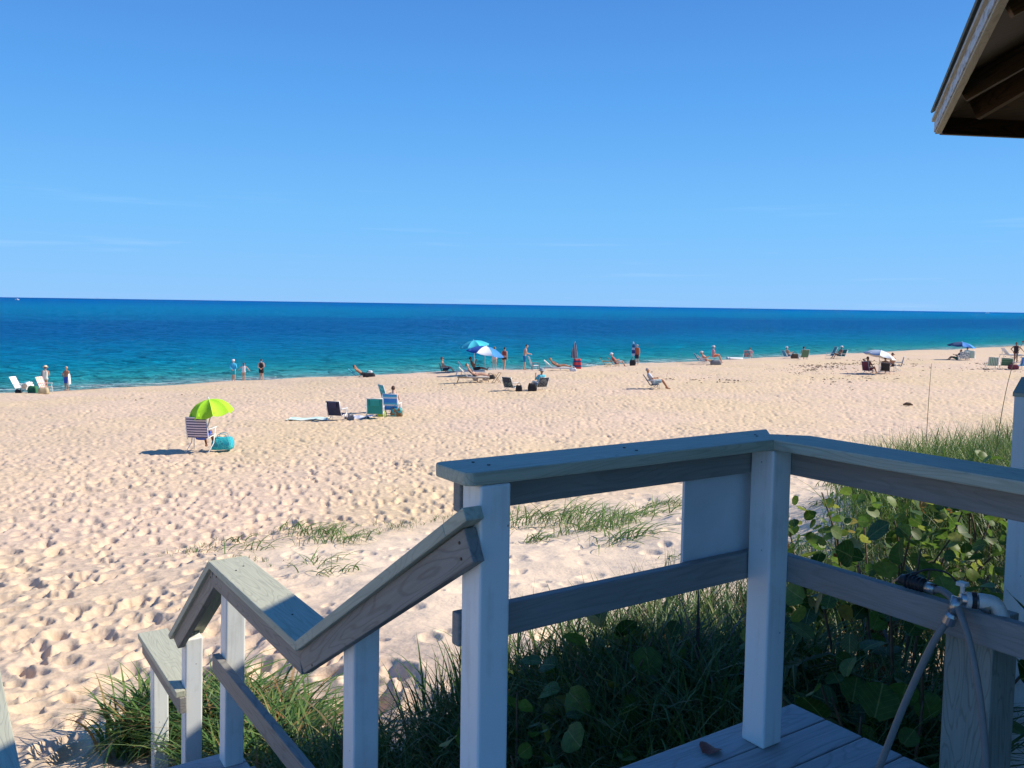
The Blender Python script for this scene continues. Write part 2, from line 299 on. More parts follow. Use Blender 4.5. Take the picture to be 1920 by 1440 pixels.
SAND = mat_sand(); SEA = mat_sea()
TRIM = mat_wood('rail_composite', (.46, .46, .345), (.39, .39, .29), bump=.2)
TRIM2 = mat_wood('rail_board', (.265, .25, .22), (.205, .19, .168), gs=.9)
RAILB = mat_wood('rail_smooth', (.27, .26, .24), (.245, .235, .215), gs=.9, bump=.1)
DECKM = mat_wood('deck_board', (.38, .385, .385), (.31, .315, .315), gs=.8)
OLDW = mat_wood('weathered_wood', (.27, .29, .25), (.20, .215, .185), gs=1.4)
def mat_painted():
    """white painted post: rain streaks, rubbed dirt and a few dark specks"""
    m, t, b, l = nodes('white_painted_post'); N = t.nodes.new; g = N('ShaderNodeNewGeometry')
    mp_ = N('ShaderNodeMapping'); mp_.inputs['Scale'].default_value = (38, 38, 1.6); l(g.outputs['Position'], mp_.inputs[0])
    n1 = N('ShaderNodeTexNoise'); n1.inputs['Scale'].default_value = 1; n1.inputs['Detail'].default_value = 4; l(mp_.outputs[0], n1.inputs['Vector'])
    n2 = N('ShaderNodeTexNoise'); n2.inputs['Scale'].default_value = 6; n2.inputs['Detail'].default_value = 6; n2.inputs['Roughness'].default_value = .7; l(g.outputs['Position'], n2.inputs['Vector'])
    mu = N('ShaderNodeMath'); mu.operation = 'MULTIPLY'; l(n1.outputs[0], mu.inputs[0]); l(n2.outputs[0], mu.inputs[1])
    r = N('ShaderNodeValToRGB'); r.color_ramp.elements[0].position = .13; r.color_ramp.elements[0].color = (.68, .69, .65, 1); r.color_ramp.elements[1].position = .24; r.color_ramp.elements[1].color = (.79, .81, .78, 1); l(mu.outputs[0], r.inputs[0])
    vo = N('ShaderNodeTexVoronoi'); vo.inputs['Scale'].default_value = 26; l(g.outputs['Position'], vo.inputs['Vector'])
    sp = N('ShaderNodeMapRange'); sp.inputs[1].default_value = .06; sp.inputs[2].default_value = .10; sp.inputs[3].default_value = 1; sp.inputs[4].default_value = 0; l(vo.outputs['Distance'], sp.inputs[0])
    sx = N('ShaderNodeSeparateColor'); l(vo.outputs['Color'], sx.inputs[0]); gt = N('ShaderNodeMath'); gt.operation = 'GREATER_THAN'; gt.inputs[1].default_value = .86; l(sx.outputs[0], gt.inputs[0])
    mm = N('ShaderNodeMath'); mm.operation = 'MULTIPLY'; l(sp.outputs[0], mm.inputs[0]); l(gt.outputs[0], mm.inputs[1])
    mx = N('ShaderNodeMix'); mx.data_type = 'RGBA'; l(mm.outputs[0], mx.inputs[0]); l(r.outputs[0], mx.inputs[6]); mx.inputs[7].default_value = (.30, .27, .22, 1); l(mx.outputs[2], b.inputs['Base Color'])
    b.inputs['Roughness'].default_value = .45; b.inputs['Specular IOR Level'].default_value = .4
    bp = N('ShaderNodeBump'); bp.inputs['Strength'].default_value = .12; bp.inputs['Distance'].default_value = .003; l(n1.outputs[0], bp.inputs['Height']); l(bp.outputs[0], b.inputs['Normal'])
    return m
VINYL = mat_painted()
PANELM = plain((.62, .66, .68), rough=.35, var=.08, scale=7)

# ------------------------------------------------------------------ ground and sea

QA=math.radians(34.0); QR=(math.cos(QA),math.sin(QA)); OX,OY=-.08,2.38
def to_qs(x,y):
    dx,dy=x-OX,y-OY
    return dx*QR[0]+dy*QR[1], -dx*QR[1]+dy*QR[0]
SHN=(0.665,-0.747); SHC=72.4     # inland distance = SHN.(x,y)+SHC
def smooth(a,b,v):
    t=np.clip((v-a)/(b-a),0,1); return t*t*(3-2*t)
def _itp(v,xs,ys):
    return (np.interp(v-.5,xs,ys)+np.interp(v,xs,ys)+np.interp(v+.5,xs,ys))/3
def inland(x,y): return SHN[0]*x+SHN[1]*y+SHC
def ground(x,y):
    """sand height relative to the eye"""
    x=np.asarray(x,float); y=np.asarray(y,float)
    q,s=to_qs(x,y); di=inland(x,y)
    al=x*.747+y*.665
    di=di-3.4*smooth(30,58,al)-3.0*smooth(90,150,al)+.6*np.sin(al*.23)+.35*np.sin(al*.61+1)
    xs=[-4000,-200,-40,-5,0,4,8,12,16,20,24,28,34,42,50,70,200]
    b1=_itp(di,xs,[-60,-16,-9.5,-7.45,-7.0,-6.6,-6.28,-6.02,-5.8,-5.58,-5.36,-5.14,-4.82,-4.5,-4.22,-4.0,-3.5])
    b2=_itp(di,xs,[-60,-16,-9.5,-7.45,-7.0,-6.7,-6.3,-5.85,-5.4,-5.0,-4.7,-4.55,-4.42,-4.28,-4.15,-4.0,-3.5])
    be=b1+(b2-b1)*smooth(20,44,al)
    zl=_itp(s,[-9,0,4.2,5,8,12.5,16],[-2.9,-3.0,-3.15,-3.22,-3.6,-4.05,-4.15])
    zm=_itp(s,[-9,1.5,4,8,12.5,16],[-2.3,-2.45,-2.85,-3.45,-4.05,-4.15])
    zr=_itp(s,[-9,4,6,9,12.5,16],[-2.1,-2.2,-2.85,-3.65,-4.08,-4.15])
    z=zl+(zm-zl)*smooth(.4,2.4,q); z=z+(zr-z)*smooth(5,9,q)
    w=smooth(12.0,17.0,s)
    return z*(1-w)+be*w
def gz(x, y): return float(ground(x, y)) + EZ

# footprints and scuffs, stamped into two height maps over the dry beach
def vnoise(x, y, seed):
    g = np.random.default_rng(seed).random((256, 256)); xi = np.floor(x).astype(int); yi = np.floor(y).astype(int)
    fx = x - xi; fy = y - yi; fx = fx * fx * (3 - 2 * fx); fy = fy * fy * (3 - 2 * fy); xi &= 255; yi &= 255; x1 = (xi + 1) & 255; y1 = (yi + 1) & 255
    return (g[xi, yi] * (1 - fx) + g[x1, yi] * fx) * (1 - fy) + (g[xi, y1] * (1 - fx) + g[x1, y1] * fx) * fy
def stamp_map(x0, x1, y0, y1, res, P):
    nx, ny = int((x1 - x0) / res), int((y1 - y0) / res); H = np.zeros((ny, nx), np.float32)
    for px, py, la, lb, an, dp in P:
        rad = 2.1 * la
        i0, i1 = int((px - rad - x0) / res), int((px + rad - x0) / res) + 2; j0, j1 = int((py - rad - y0) / res), int((py + rad - y0) / res) + 2
        if i0 < 0 or j0 < 0 or i1 >= nx or j1 >= ny: continue
        xx = x0 + np.arange(i0, i1) * res - px; yy = (y0 + np.arange(j0, j1) * res - py)[:, None]
        c, s = math.cos(an), math.sin(an); u = (xx * c + yy * s) / la; v = (-xx * s + yy * c) / lb; r2 = u * u + v * v
        k = dp * (-np.exp(-r2 ** 3 * .9 - r2 * .25) + .22 * np.exp(-((np.sqrt(r2) - 1.3) ** 2) * 9))
        H[j0:j1, i0:i1] += k
    return H
def make_pits():
    P = []
    n = 56000; px = np.concatenate([rng.uniform(-44, 58, n), rng.uniform(-15, 13, 3600), rng.uniform(-26, 34, 16000)]); py = np.concatenate([rng.uniform(3, 74, n), rng.uniform(3, 24, 3600), rng.uniform(22, 56, 16000)]); n += 19600
    q, s = to_qs(px, py); di = inland(px, py)
    keep = np.abs(px) < .72 * py + 3
    dune = (s < 12.6) & (q > 1.4 + .10 * s)
    keep &= ~dune | (rng.random(n) < .26)
    keep &= di > 7
    for x, y, d in zip(px[keep], py[keep], dune[keep]):
        la = random.uniform(.08, .19) * (1 if y < 14 else max(.7, 1 - (y - 14) * .02)); P.append((x, y, la, la * random.uniform(.45, .8), random.gauss(R(95), .7), random.uniform(.034, .075) * (.6 if d else 1) * (1 if y < 12 else max(.66, 1 - (y - 12) * .02))))
    return P
PITS = make_pits()
MAPS = [(-15, 13, 3, 24, .028), (-44, 58, 3, 74, .045)]
HM = [stamp_map(a, b, c, d, r, [p for p in PITS if a < p[0] < b and c < p[1] < d]) for a, b, c, d, r in MAPS]
def relief(x, y):
    out = np.zeros_like(x); done = np.zeros(x.shape, bool)
    for (a, b, c, d, r), H in zip(MAPS, HM):
        u = (x - a) / r; v = (y - c) / r; ok = (u > 1) & (v > 1) & (u < H.shape[1] - 2) & (v < H.shape[0] - 2) & ~done
        i = u[ok].astype(int); j = v[ok].astype(int); fu = u[ok] - i; fv = v[ok] - j
        out[ok] = (H[j, i] * (1 - fu) + H[j, i + 1] * fu) * (1 - fv) + (H[j + 1, i] * (1 - fu) + H[j + 1, i + 1] * fu) * fv; done |= ok
    out += (vnoise(x * .9, y * .9, 1) - .5) * .05 + (vnoise(x * 2.7, y * 2.7, 2) - .5) * .022 + (vnoise(x * .25, y * .25, 3) - .5) * .16
    q, s = to_qs(x, y); di = inland(x, y)
    out += (1 - smooth(10.5, 13, s)) * smooth(1.2, 3, q) * ((vnoise(x * 1.9, y * 1.9, 21) - .5) * .07 + (vnoise(x * 4.3, y * 4.3, 22) - .5) * .03)
    return out * smooth(0, 7, di)
# one sheet: a fan of quads about the standing point, dense where the beach is seen, running out past the surf and the coast
th = np.concatenate([np.linspace(R(-180), R(-52), 60, endpoint=False), np.linspace(R(-52), R(-33), 70, endpoint=False),
                     np.linspace(R(-33), R(33), 900, endpoint=False), np.linspace(R(33), R(58), 90, endpoint=False), np.linspace(R(58), R(180), 61)])
rl = [5.0]
while rl[-1] < 110: rl.append(rl[-1] + .0024 * rl[-1] ** 1.25)
rr = np.concatenate([1 / np.linspace(1 / .6, 1 / 4.9, 26), rl, np.geomspace(113, 6000, 40)])
TH, RR = np.meshgrid(th, rr); X = np.sin(TH) * RR; Y = np.cos(TH) * RR
Z = ground(X.ravel(), Y.ravel()).reshape(X.shape) + EZ + relief(X.ravel(), Y.ravel()).reshape(X.shape)
nr, nc = X.shape; V = np.stack([X, Y, Z], -1).reshape(-1, 3)
ii, jj = np.meshgrid(np.arange(nr - 1), np.arange(nc - 1), indexing='ij'); a_ = (ii * nc + jj).ravel()
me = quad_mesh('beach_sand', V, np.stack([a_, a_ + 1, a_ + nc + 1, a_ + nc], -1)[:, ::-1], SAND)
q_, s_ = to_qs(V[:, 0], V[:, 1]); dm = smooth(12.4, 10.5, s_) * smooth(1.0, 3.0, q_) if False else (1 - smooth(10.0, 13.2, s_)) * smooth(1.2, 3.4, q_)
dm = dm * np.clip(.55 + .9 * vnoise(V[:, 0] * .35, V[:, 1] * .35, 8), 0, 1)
sb = (1 - smooth(-3.2, -1.6, s_)) * np.ones_like(s_)  # mask of the out-of-view ground darkened to keep warm bounce off the posts
for nm, arr in (('dune', dm), ('unseen_dark_ground', sb)):
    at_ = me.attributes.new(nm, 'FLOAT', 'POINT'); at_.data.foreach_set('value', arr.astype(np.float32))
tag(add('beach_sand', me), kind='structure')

# sea: grid along and out from the shoreline
al = np.concatenate([-np.geomspace(30000, 120, 40), np.linspace(-110, 260, 470), np.geomspace(270, 60000, 60)])
of = np.concatenate([np.linspace(-14, 45, 120), np.geomspace(46, 60000, 150)])
AL, OF = np.meshgrid(al, of); X = .747 * AL - .665 * OF - .665 * SHC; Y = .665 * AL + .747 * OF + .747 * SHC
alx = X * .747 + Y * .665
off = -(SHN[0] * X + SHN[1] * Y + SHC - 3.4 * smooth(30, 58, alx) - 3.0 * smooth(90, 150, alx) + .6 * np.sin(alx * .23) + .35 * np.sin(alx * .61 + 1))
wob = 1.6 * (vnoise(alx * .06 + 500, alx * 0 + .5, 5) - .5) * 2
Z = .02 * np.sin(off * .5 + alx * .05)
for o0, hh, w0, fq, ph in ((9.5, .34, 1.5, .045, 0), (17, .26, 1.8, .05, 2), (26, .2, 2.0, .04, 4), (4.2, .12, .8, .07, 1)):
    amp = np.clip(vnoise(alx * fq + 300 + ph * 17, alx * 0 + ph, 9) * 2.2 - .75, 0, 1); t_ = off - o0 - wob * 2
    Z += hh * amp * np.exp(-np.where(t_ > 0, t_ / (2.2 * w0), t_ / w0) ** 2)
Z *= np.clip((off + 1) / 3, 0, 1)
nr, nc = X.shape; V = np.stack([X, Y, Z], -1).reshape(-1, 3)
ii, jj = np.meshgrid(np.arange(nr - 1), np.arange(nc - 1), indexing='ij'); a_ = (ii * nc + jj).ravel()
me = quad_mesh('sea', V, np.stack([a_, a_ + 1, a_ + nc + 1, a_ + nc], -1), SEA)
at_ = me.attributes.new('off', 'FLOAT', 'POINT'); at_.data.foreach_set('value', off.ravel().astype(np.float32))
tag(add('sea', me), kind='structure')

# ------------------------------------------------------------------ deck, stairs and railings (frame q, s: along and out from the deck edge)
def dk(name): return empty(name, (OX, OY, EZ), QA)
SCREW = plain((.05, .045, .04), rough=.5, metal=.6)
def screws(parent, pts, ax=(0, 0, 1)):
    for p in pts:
        mb = MB(); q_ = Vector(ax).to_track_quat('Z', 'Y').to_matrix().to_4x4()
        mb.lathe([(.0045, -.002), (.0045, .0012)], 8, Matrix.Translation(p) @ q_); mb.build('screw_head', SCREW, parent)

deck = dk('deck'); tag(deck, 'grey plank deck at the lower right, under the railing corner post', 'deck')
ZD = -1.49
for i in range(12):
    s1 = .045 - .152 * i - (0 if i else 0)
    s0 = s1 - .146
    board('plank', (-1.15 if i > 0 else -1.15, (s0 + s1) / 2, ZD - .016), (1.43 + random.uniform(-.003, .003), (s0 + s1) / 2, ZD - .016), .146, .032, DECKM, deck, bev=.005)
for qq in (-1.1, .1, 1.34): board('joist', (qq, -1.75, ZD - .135), (qq, .03, ZD - .135), .04, .2, OLDW, deck)
board('rim_board', (-1.15, .02, ZD - .135), (1.42, .02, ZD - .135), .038, .196, OLDW, deck)
for qq in (-1.0, 1.3): board('support_post', (qq, -.1, -2.9), (qq, -.1, ZD - .24), .1, .1, OLDW, deck, up=(1, 0, 0))

rail = dk('deck_railing'); tag(rail, 'grey composite deck railing with two white posts and a mitred corner cap', 'railing')
CT = .036; ZC = -.448
def post(q0, s0, z0, z1, parent, lean=0.0, w=.095, name='post'):
    return board(name, (q0 + w / 2, s0 + w / 2 + lean, z0), (q0 + w / 2, s0 + w / 2, z1), w, w, VINYL, parent, up=(1, 0, 0), bev=.009, seg=3)
post(-.083, -.132, -2.6, -.467, rail); post(1.054, -.132, ZD + .001, -.467, rail)
post(1.054, -1.75, ZD + .001, -.467, rail)
# caps: width .185, mitred over the corner post
cap1 = board('cap_rail', (-.125, -.04, ZC), (1.1455, -.04, ZC), .185, CT, TRIM, rail, bev=.0, cut1=(1, 0))
cap2 = board('cap_rail', (1.1455, -.0415, ZC + .0005), (1.1455, -1.9, ZC + .0005), .185, CT, TRIM, rail, bev=.0, cut0=(1, 0))
for c_ in (cap1, cap2):
    bmx = bmesh.new(); bmx.from_mesh(c_.data)
    vert_e = [e for e in bmx.edges if abs(e.verts[0].co.z - e.verts[1].co.z) > .03 and e.verts[0].co.x < .05] if c_ is cap1 else []
    if vert_e: bmesh.ops.bevel(bmx, geom=vert_e, offset=.028, segments=5, profile=.5, affect='EDGES')
    bmesh.ops.bevel(bmx, geom=[e for e in bmx.edges if e.calc_face_angle(0) > .8], offset=.005, segments=2, profile=.6, affect='EDGES')
    bmx.to_mesh(c_.data); bmx.free()
board('sub_rail', (-.088, -.0155, -.512), (1.149, -.0155, -.512), .037, .092, RAILB, rail, bev=.006)
board('sub_rail', (1.1675, .003, -.512), (1.1675, -1.9, -.512), .037, .092, RAILB, rail, bev=.006)
board('lower_rail', (-.088, -.0155, -.88), (1.149, -.0155, -.88), .037, .092, RAILB, rail, bev=.006)
board('lower_rail', (1.1675, .003, -.88), (1.1675, -1.9, -.88), .037, .092, RAILB, rail, bev=.006)
board('panel', (.79, .012, -.70), (1.145, .012, -.70), .012, .46, PANELM, rail, bev=.002)
screws(rail, [(-.03, -.005, ZC + CT / 2 + .001), (-.015, -.06, ZC + CT / 2 + .001), (1.08, -.03, ZC + CT / 2 + .001), (1.06, -.055, ZC + CT / 2 + .001), (1.16, -.1, ZC + CT / 2 + .001), (.5, -.02, ZC + CT / 2 + .001), (.5, -.075, ZC + CT / 2 + .001)])
screws(rail, [(.06, -.0345, -.86), (.06, -.0345, -.905), (1.1, -.0345, -.86)], (0, -1, 0))

stair = dk('stairs'); tag(stair, 'grey plank stairs and landing going down from the deck to the beach', 'stairs')
for i in range(4):
    s0 = .09 + i * .25; z0 = ZD - .163 * (i + 1)
    board('tread', (-1.12, s0 + .12, z0 - .016), (.02, s0 + .12, z0 - .016), .24, .032, DECKM, stair, bev=.005)
ZL = -2.31
for i in range(9):
    s1 = 2.383 - .152 * i; board('plank', (-1.2, s1 - .073, ZL - .016), (.03, s1 - .073, ZL - .016), .146, .032, DECKM, stair, bev=.005)
board('fascia_board', (-1.2, 2.36, ZL - .125), (.03, 2.36, ZL - .125), .036, .18, DECKM, stair)
for i in range(4):
    s0 = 2.40 + i * .25; z0 = ZL - .17 * (i + 1); board('tread', (-1.12, s0 + .12, z0 - .016), (.02, s0 + .12, z0 - .016), .24, .032, DECKM, stair, bev=.005)
for qq in (-1.13, .03):
    board('stringer', (qq, .02, ZD - .27), (qq, 1.1, ZL - .12), .036, .22, OLDW, stair, up=(0, 0, 1)); board('stringer', (qq, 2.38, ZL - .27), (qq, 3.5, ZL - .95), .036, .22, OLDW, stair)
    board('joist', (qq, 1.06, ZL - .13), (qq, 2.33, ZL - .13), .036, .19, OLDW, stair)
    for ss in (1.2, 2.2): board('support_post', (qq * .94, ss, -3.6), (qq * .94, ss, ZL - .04), .09, .09, OLDW, stair, up=(1, 0, 0))

srail = dk('stair_railing'); tag(srail, 'zigzag grey stair railing with white posts going down to the sand', 'railing')
QC, CW = -.0475, .185
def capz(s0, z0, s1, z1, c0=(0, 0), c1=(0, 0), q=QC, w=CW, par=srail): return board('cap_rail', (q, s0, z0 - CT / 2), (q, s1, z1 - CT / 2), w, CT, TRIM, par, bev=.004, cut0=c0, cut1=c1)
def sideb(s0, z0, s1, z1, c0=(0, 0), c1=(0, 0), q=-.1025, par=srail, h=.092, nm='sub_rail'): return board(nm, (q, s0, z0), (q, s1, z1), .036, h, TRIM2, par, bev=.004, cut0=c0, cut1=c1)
SV, ZV, SW = 1.07, -1.268, 2.27
sl1 = math.atan2(.515 + ZV + 0 if False else (ZV + .512), SV + .145); sl3 = math.atan2(-1.915 - ZV, 3.13 - SW)
m1 = math.tan(-sl1 / 2); m3 = math.tan(-sl3 / 2)
# flight cap is notched round the top post: a narrow strip beside it, full width from its far face on
z_at = lambda s: -.512 + (s + .145) * (ZV + .512) / (SV + .145)
capz(-.04, z_at(-.04), SV, ZV, c1=(0, m1)); capz(-.145, z_at(-.145), -.0405, z_at(-.0405), q=-.1125, w=.055)
capz(SV, ZV, SW, ZV, c0=(0, m1), c1=(0, -m3)); capz(SW, ZV, 3.13, -1.915, c0=(0, -m3), c1=(0, math.tan(-sl3)))
HB = -.036 - .047
sideb(-.135, z_at(-.135) + HB / math.cos(sl1), SV, ZV + HB / math.cos(sl1) * 0 + HB, c1=(0, m1)); sideb(SV, ZV + HB, SW, ZV + HB, c0=(0, m1), c1=(0, -m3))
sideb(SW, ZV + HB, 3.06, ZV + HB + math.tan(sl3) * (3.06 - SW), c0=(0, -m3), c1=(0, math.tan(-sl3)))
sideb(.93, -1.79, 2.29, -1.79, nm='lower_rail')
Z4 = -2.20
capz(3.115, Z4, 4.02, Z4); capz(2.98, Z4, 3.1145, Z4, q=-.1125, w=.052); sideb(2.97, Z4 + HB, 3.99, Z4 + HB)
def zc1(s): return z_at(s) - .045
post(-.083, .66, -2.6, zc1(.70) - .03, srail, lean=.02); post(-.083, 2.16, ZL + .001, ZV - .038, srail, lean=.065)
post(-.083, 2.975, -3.3, ZV + math.tan(sl3) * (3.02 - SW) - .075, srail, lean=.09); post(-.083, 3.84, -3.5, Z4 - .038, srail, lean=.03)
screws(srail, [(-.1215, -.09, -.62), (-.1215, -.1, -.66), (-.1215, .95, -1.32), (-.1215, 2.2, -1.33), (-.1215, 2.3, -1.36)], (-1, 0, 0))
screws(srail, [(-.05, 1.35, ZV + .001), (-.07, 2.05, ZV + .001), (-.02, 2.1, ZV + .001)])
lrail = dk('stair_railing'); tag(lrail, 'pale sunlit rail cap at the bottom left corner, across the stairs', 'railing')
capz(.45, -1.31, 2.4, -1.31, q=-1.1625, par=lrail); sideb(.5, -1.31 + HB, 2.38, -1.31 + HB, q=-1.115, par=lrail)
for ss in (.55, 2.2): post(-1.21, ss, -2.6, -1.348, lrail)

# timber post outside the right-hand rail, and the white boxed pillar beyond
tp = board('support_post', (1.257, -.733, ZD + .001), (1.257, -.733, -.86), .137, .137, OLDW, None, up=(1, 0, 0)); tp.matrix_world = Matrix.Translation((OX, OY, EZ)) @ Matrix.Rotation(QA, 4, 'Z') @ tp.matrix_basis
tag(tp, 'weathered grey green timber post below the railing, behind the hoses', 'post')
pil = empty('boxed_pillar', (2.685, 4.38, EZ - 2.5), R(-38)); tag(pil, 'white boxed pillar with slanting top at the right edge of the picture', 'pillar')
mb = MB(); mb.V = [(-.12, -.12, -.6), (.12, -.12, -.6), (.12, .12, -.6), (-.12, .12, -.6), (-.12, -.12, 2.08), (.12, -.12, 2.08), (.12, .12, 2.14), (-.12, .12, 2.14)]
mb.F = [(0, 3, 2, 1), (4, 5, 6, 7), (0, 1, 5, 4), (1, 2, 6, 5), (2, 3, 7, 6), (3, 0, 4, 7)]; mb.build('shaft', VINYL, pil)
mb = MB(); mb.V = [(-.127, -.127, 2.081), (.127, -.127, 2.081), (.127, .127, 2.143), (-.127, .127, 2.143), (-.127, -.127, 2.10), (.127, -.127, 2.10), (.127, .127, 2.165), (-.127, .127, 2.165)]
mb.F = [(0, 3, 2, 1), (4, 5, 6, 7), (0, 1, 5, 4), (1, 2, 6, 5), (2, 3, 7, 6), (3, 0, 4, 7)]; mb.build('cap', TRIM, pil)

# shelter roof, upper right: its eave throws the shade over the deck
shel = empty('beach_shelter', (3.6, 2.6, EZ)); tag(shel, 'beach shelter whose dark roof corner with weathered fascia shows at the upper right', 'shelter')
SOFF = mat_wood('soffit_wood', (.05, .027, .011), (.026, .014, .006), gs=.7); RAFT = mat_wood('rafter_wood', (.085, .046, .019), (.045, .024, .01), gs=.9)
FASC = mat_wood('fascia_wood', (.42, .40, .32), (.34, .32, .25), gs=1.1); ROOFM = plain((.11, .15, .145), rough=.8, var=.3, scale=18, bump=.4)
def peeling():
    m, t, b, l = nodes('peeling_paint'); N = t.nodes.new; tcn = N('ShaderNodeTexCoord'); mp_ = N('ShaderNodeMapping'); mp_.inputs['Scale'].default_value = (9, 26, 26); l(tcn.outputs['Object'], mp_.inputs[0])
    n = N('ShaderNodeTexNoise'); n.inputs['Scale'].default_value = 1; n.inputs['Detail'].default_value = 7; n.inputs['Roughness'].default_value = .7; l(mp_.outputs[0], n.inputs['Vector'])
    r = N('ShaderNodeValToRGB'); r.color_ramp.elements[0].position = .44; r.color_ramp.elements[0].color = (.26, .25, .22, 1); r.color_ramp.elements[1].position = .50; r.color_ramp.elements[1].color = (.44, .48, .50, 1)
    l(n.outputs[0], r.inputs[0]); l(r.outputs[0], b.inputs['Base Color']); b.inputs['Roughness'].default_value = .7
    bp = N('ShaderNodeBump'); bp.inputs['Strength'].default_value = .6; bp.inputs['Distance'].default_value = .004; l(n.outputs[0], bp.inputs['Height']); l(bp.outputs[0], b.inputs['Normal']); return m
PEEL = peeling()
o3 = Vector((3.6, 2.6, 0)); CN = Vector((2.69, 5.66, 1.13)); CS = Vector((.72, .47, 1.21)); CE = Vector((9.2, 6.55, 1.13)); CZ = Vector((7.4, -1.2, 1.2)); AP = Vector((4.9, 2.9, 2.75))
vv = lambda v: tuple(Vector(v) - o3)
def slab(name, pts, th, mat, par=shel):
    n = (Vector(pts[1]) - Vector(pts[0])).cross(Vector(pts[2]) - Vector(pts[0])).normalized()
    if n.z < 0: pts = pts[::-1]; n = -n
    k = len(pts); Vt = [Vector(p) for p in pts] + [Vector(p) + n * th for p in pts]
    F = [tuple(reversed(range(k))), tuple(range(k, 2 * k))] + [(i, (i + 1) % k, k + (i + 1) % k, k + i) for i in range(k)]
    return add(name, raw_mesh(name, [vv(v) for v in Vt], F, mat), par)
up10 = Vector((0, 0, .095))
for a, b_ in ((CN, CS), (CE, CN), (CZ, CE), (CS, CZ)):
    out = (b_ - a).cross(Vector((0, 0, 1))); out = Vector((out.x, out.y, 0)).normalized()
    if (a + b_) .dot(out) / 2 < AP.dot(out): out = -out
    a2, b2 = a + out * .045 + up10 + Vector((0, 0, .012)), b_ + out * .045 + up10 + Vector((0, 0, .012)); ap2 = AP + up10 + Vector((0, 0, .012))
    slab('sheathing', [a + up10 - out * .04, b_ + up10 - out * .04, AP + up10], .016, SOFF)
    # shingle courses
    nco = 9
    for k in range(nco):
        t0, t1 = k / nco, min(1, (k + 1.15) / nco); lift = Vector((0, 0, .02))
        slab('shingle_course', [a2.lerp(ap2, t0) + lift, b2.lerp(ap2, t0) + lift, b2.lerp(ap2, t1) + lift + Vector((0, 0, -.006)), a2.lerp(ap2, t1) + lift + Vector((0, 0, -.006))], .012, ROOFM)
dN = (CS - CN).normalized(); dE = (CE - CN).normalized()
zf = Vector((0, 0, .045))
board('fascia', vv(CN + zf - dN * .0), vv(CS + zf), .036, .10, FASC, shel, bev=.003)
outw = Vector((-dN.y, dN.x, 0)) * -1
if outw.x > 0: outw = -outw
board('fascia_face', vv(CN + zf + outw * .022 + Vector((0, 0, .004))), vv(CS + zf + outw * .022 + Vector((0, 0, .004))), .006, .085, PEEL, shel, bev=0)
board('fascia_trim', vv(CN + Vector((0, 0, .083)) + outw * .032), vv(CS + Vector((0, 0, .083)) + outw * .032), .018, .022, FASC, shel, bev=.002)
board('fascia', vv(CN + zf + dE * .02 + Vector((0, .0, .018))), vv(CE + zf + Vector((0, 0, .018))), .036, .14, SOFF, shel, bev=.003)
for k in (2, 5, 8, 11):
    t = k / 12; p = CN.lerp(CS, t); board('rafter', vv(p + Vector((.03, 0, .035))), vv(AP + Vector((0, 0, .02)) + (p - AP) * .06), .04, .12, RAFT, shel)
for k in (3, 7, 11):
    t = k / 12; p = CN.lerp(CE, t); board('rafter', vv(p + Vector((0, -.03, .035))), vv(AP + Vector((0, 0, .02)) + (p - AP) * .06), .04, .12, RAFT, shel)
board('hip_rafter', vv(CN.lerp(AP, .06) + Vector((0, 0, .02))), vv(AP + Vector((0, 0, .01))), .05, .15, RAFT, shel)
board('plate_beam', vv(CN.lerp(AP, .27) + Vector((0, 0, -.34))), vv(CS.lerp(AP, .27) + Vector((0, 0, -.34))), .12, .2, RAFT, shel)
board('plate_beam', vv(CN.lerp(AP, .27) + Vector((0, 0, -.335))), vv(CE.lerp(AP, .27) + Vector((0, 0, -.335))), .12, .2, RAFT, shel)
PN, PS, PE, PZ = [c_.lerp(AP, .27) for c_ in (CN, CS, CE, CZ)]
for p in (PN, PE, PZ): board('post', vv((p.x, p.y, -2.6)), vv((p.x, p.y, p.z - .44)), .12, .12, RAFT, shel, up=(1, 0, 0))
for a, b_ in ((PE, PZ), (PS.lerp(PZ, .25), PZ), (PN.lerp(PE, .3), PE)):  # unseen walls, added to darken the underside of the roof
    for k in range(12):
        p0, p1 = a.lerp(b_, k / 12), a.lerp(b_, (k + .96) / 12); m_ = (p0 + p1) / 2; dd = (p1 - p0).normalized()
        board('shade_wall_board', vv((m_.x, m_.y, -2.6)), vv((m_.x, m_.y, 1.3)), (p1 - p0).length, .03, SOFF, shel, up=tuple(dd.cross(Vector((0, 0, 1)))), bev=0)

# ------------------------------------------------------------------ tap and hoses on the right-hand rail
HOSE = plain((.19, .19, .18), rough=.45, var=.1, scale=40); METAL = plain((.45, .44, .42), rough=.3, metal=.9, var=.1); BLACKR = plain((.02, .02, .022), rough=.5)
BRASS = plain((.42, .36, .22), rough=.4, metal=.8); WPVC = plain((.60, .60, .56), rough=.4, var=.15, scale=50)
def smoothp(pts, n=6):
    pts = [Vector(p) for p in pts]; out = []
    for i in range(len(pts) - 1):
        p0, p1, p2, p3 = pts[max(i - 1, 0)], pts[i], pts[i + 1], pts[min(i + 2, len(pts) - 1)]
        for k in range(n):
            t = k / n; out.append(.5 * ((2 * p1) + (p2 - p0) * t + (2 * p0 - 5 * p1 + 4 * p2 - p3) * t * t + (3 * p1 - p0 - 3 * p2 + p3) * t ** 3))
    return out + [pts[-1]]
tap = dk('water_tap'); tag(tap, 'white pipe end with metal tap on the lower right rail', 'tap')
MB().tube([(1.17, -.80, -.818), (1.16, -.76, -.808), (1.13, -.735, -.803)], [.018, .018, .015], 14).build('pipe', METAL, tap, smooth=True)
MB().tube(smoothp([(1.20, -.82, -.86), (1.185, -.805, -.812), (1.165, -.785, -.803), (1.155, -.772, -.803)]), .021, 14).build('elbow', WPVC, tap, smooth=True)
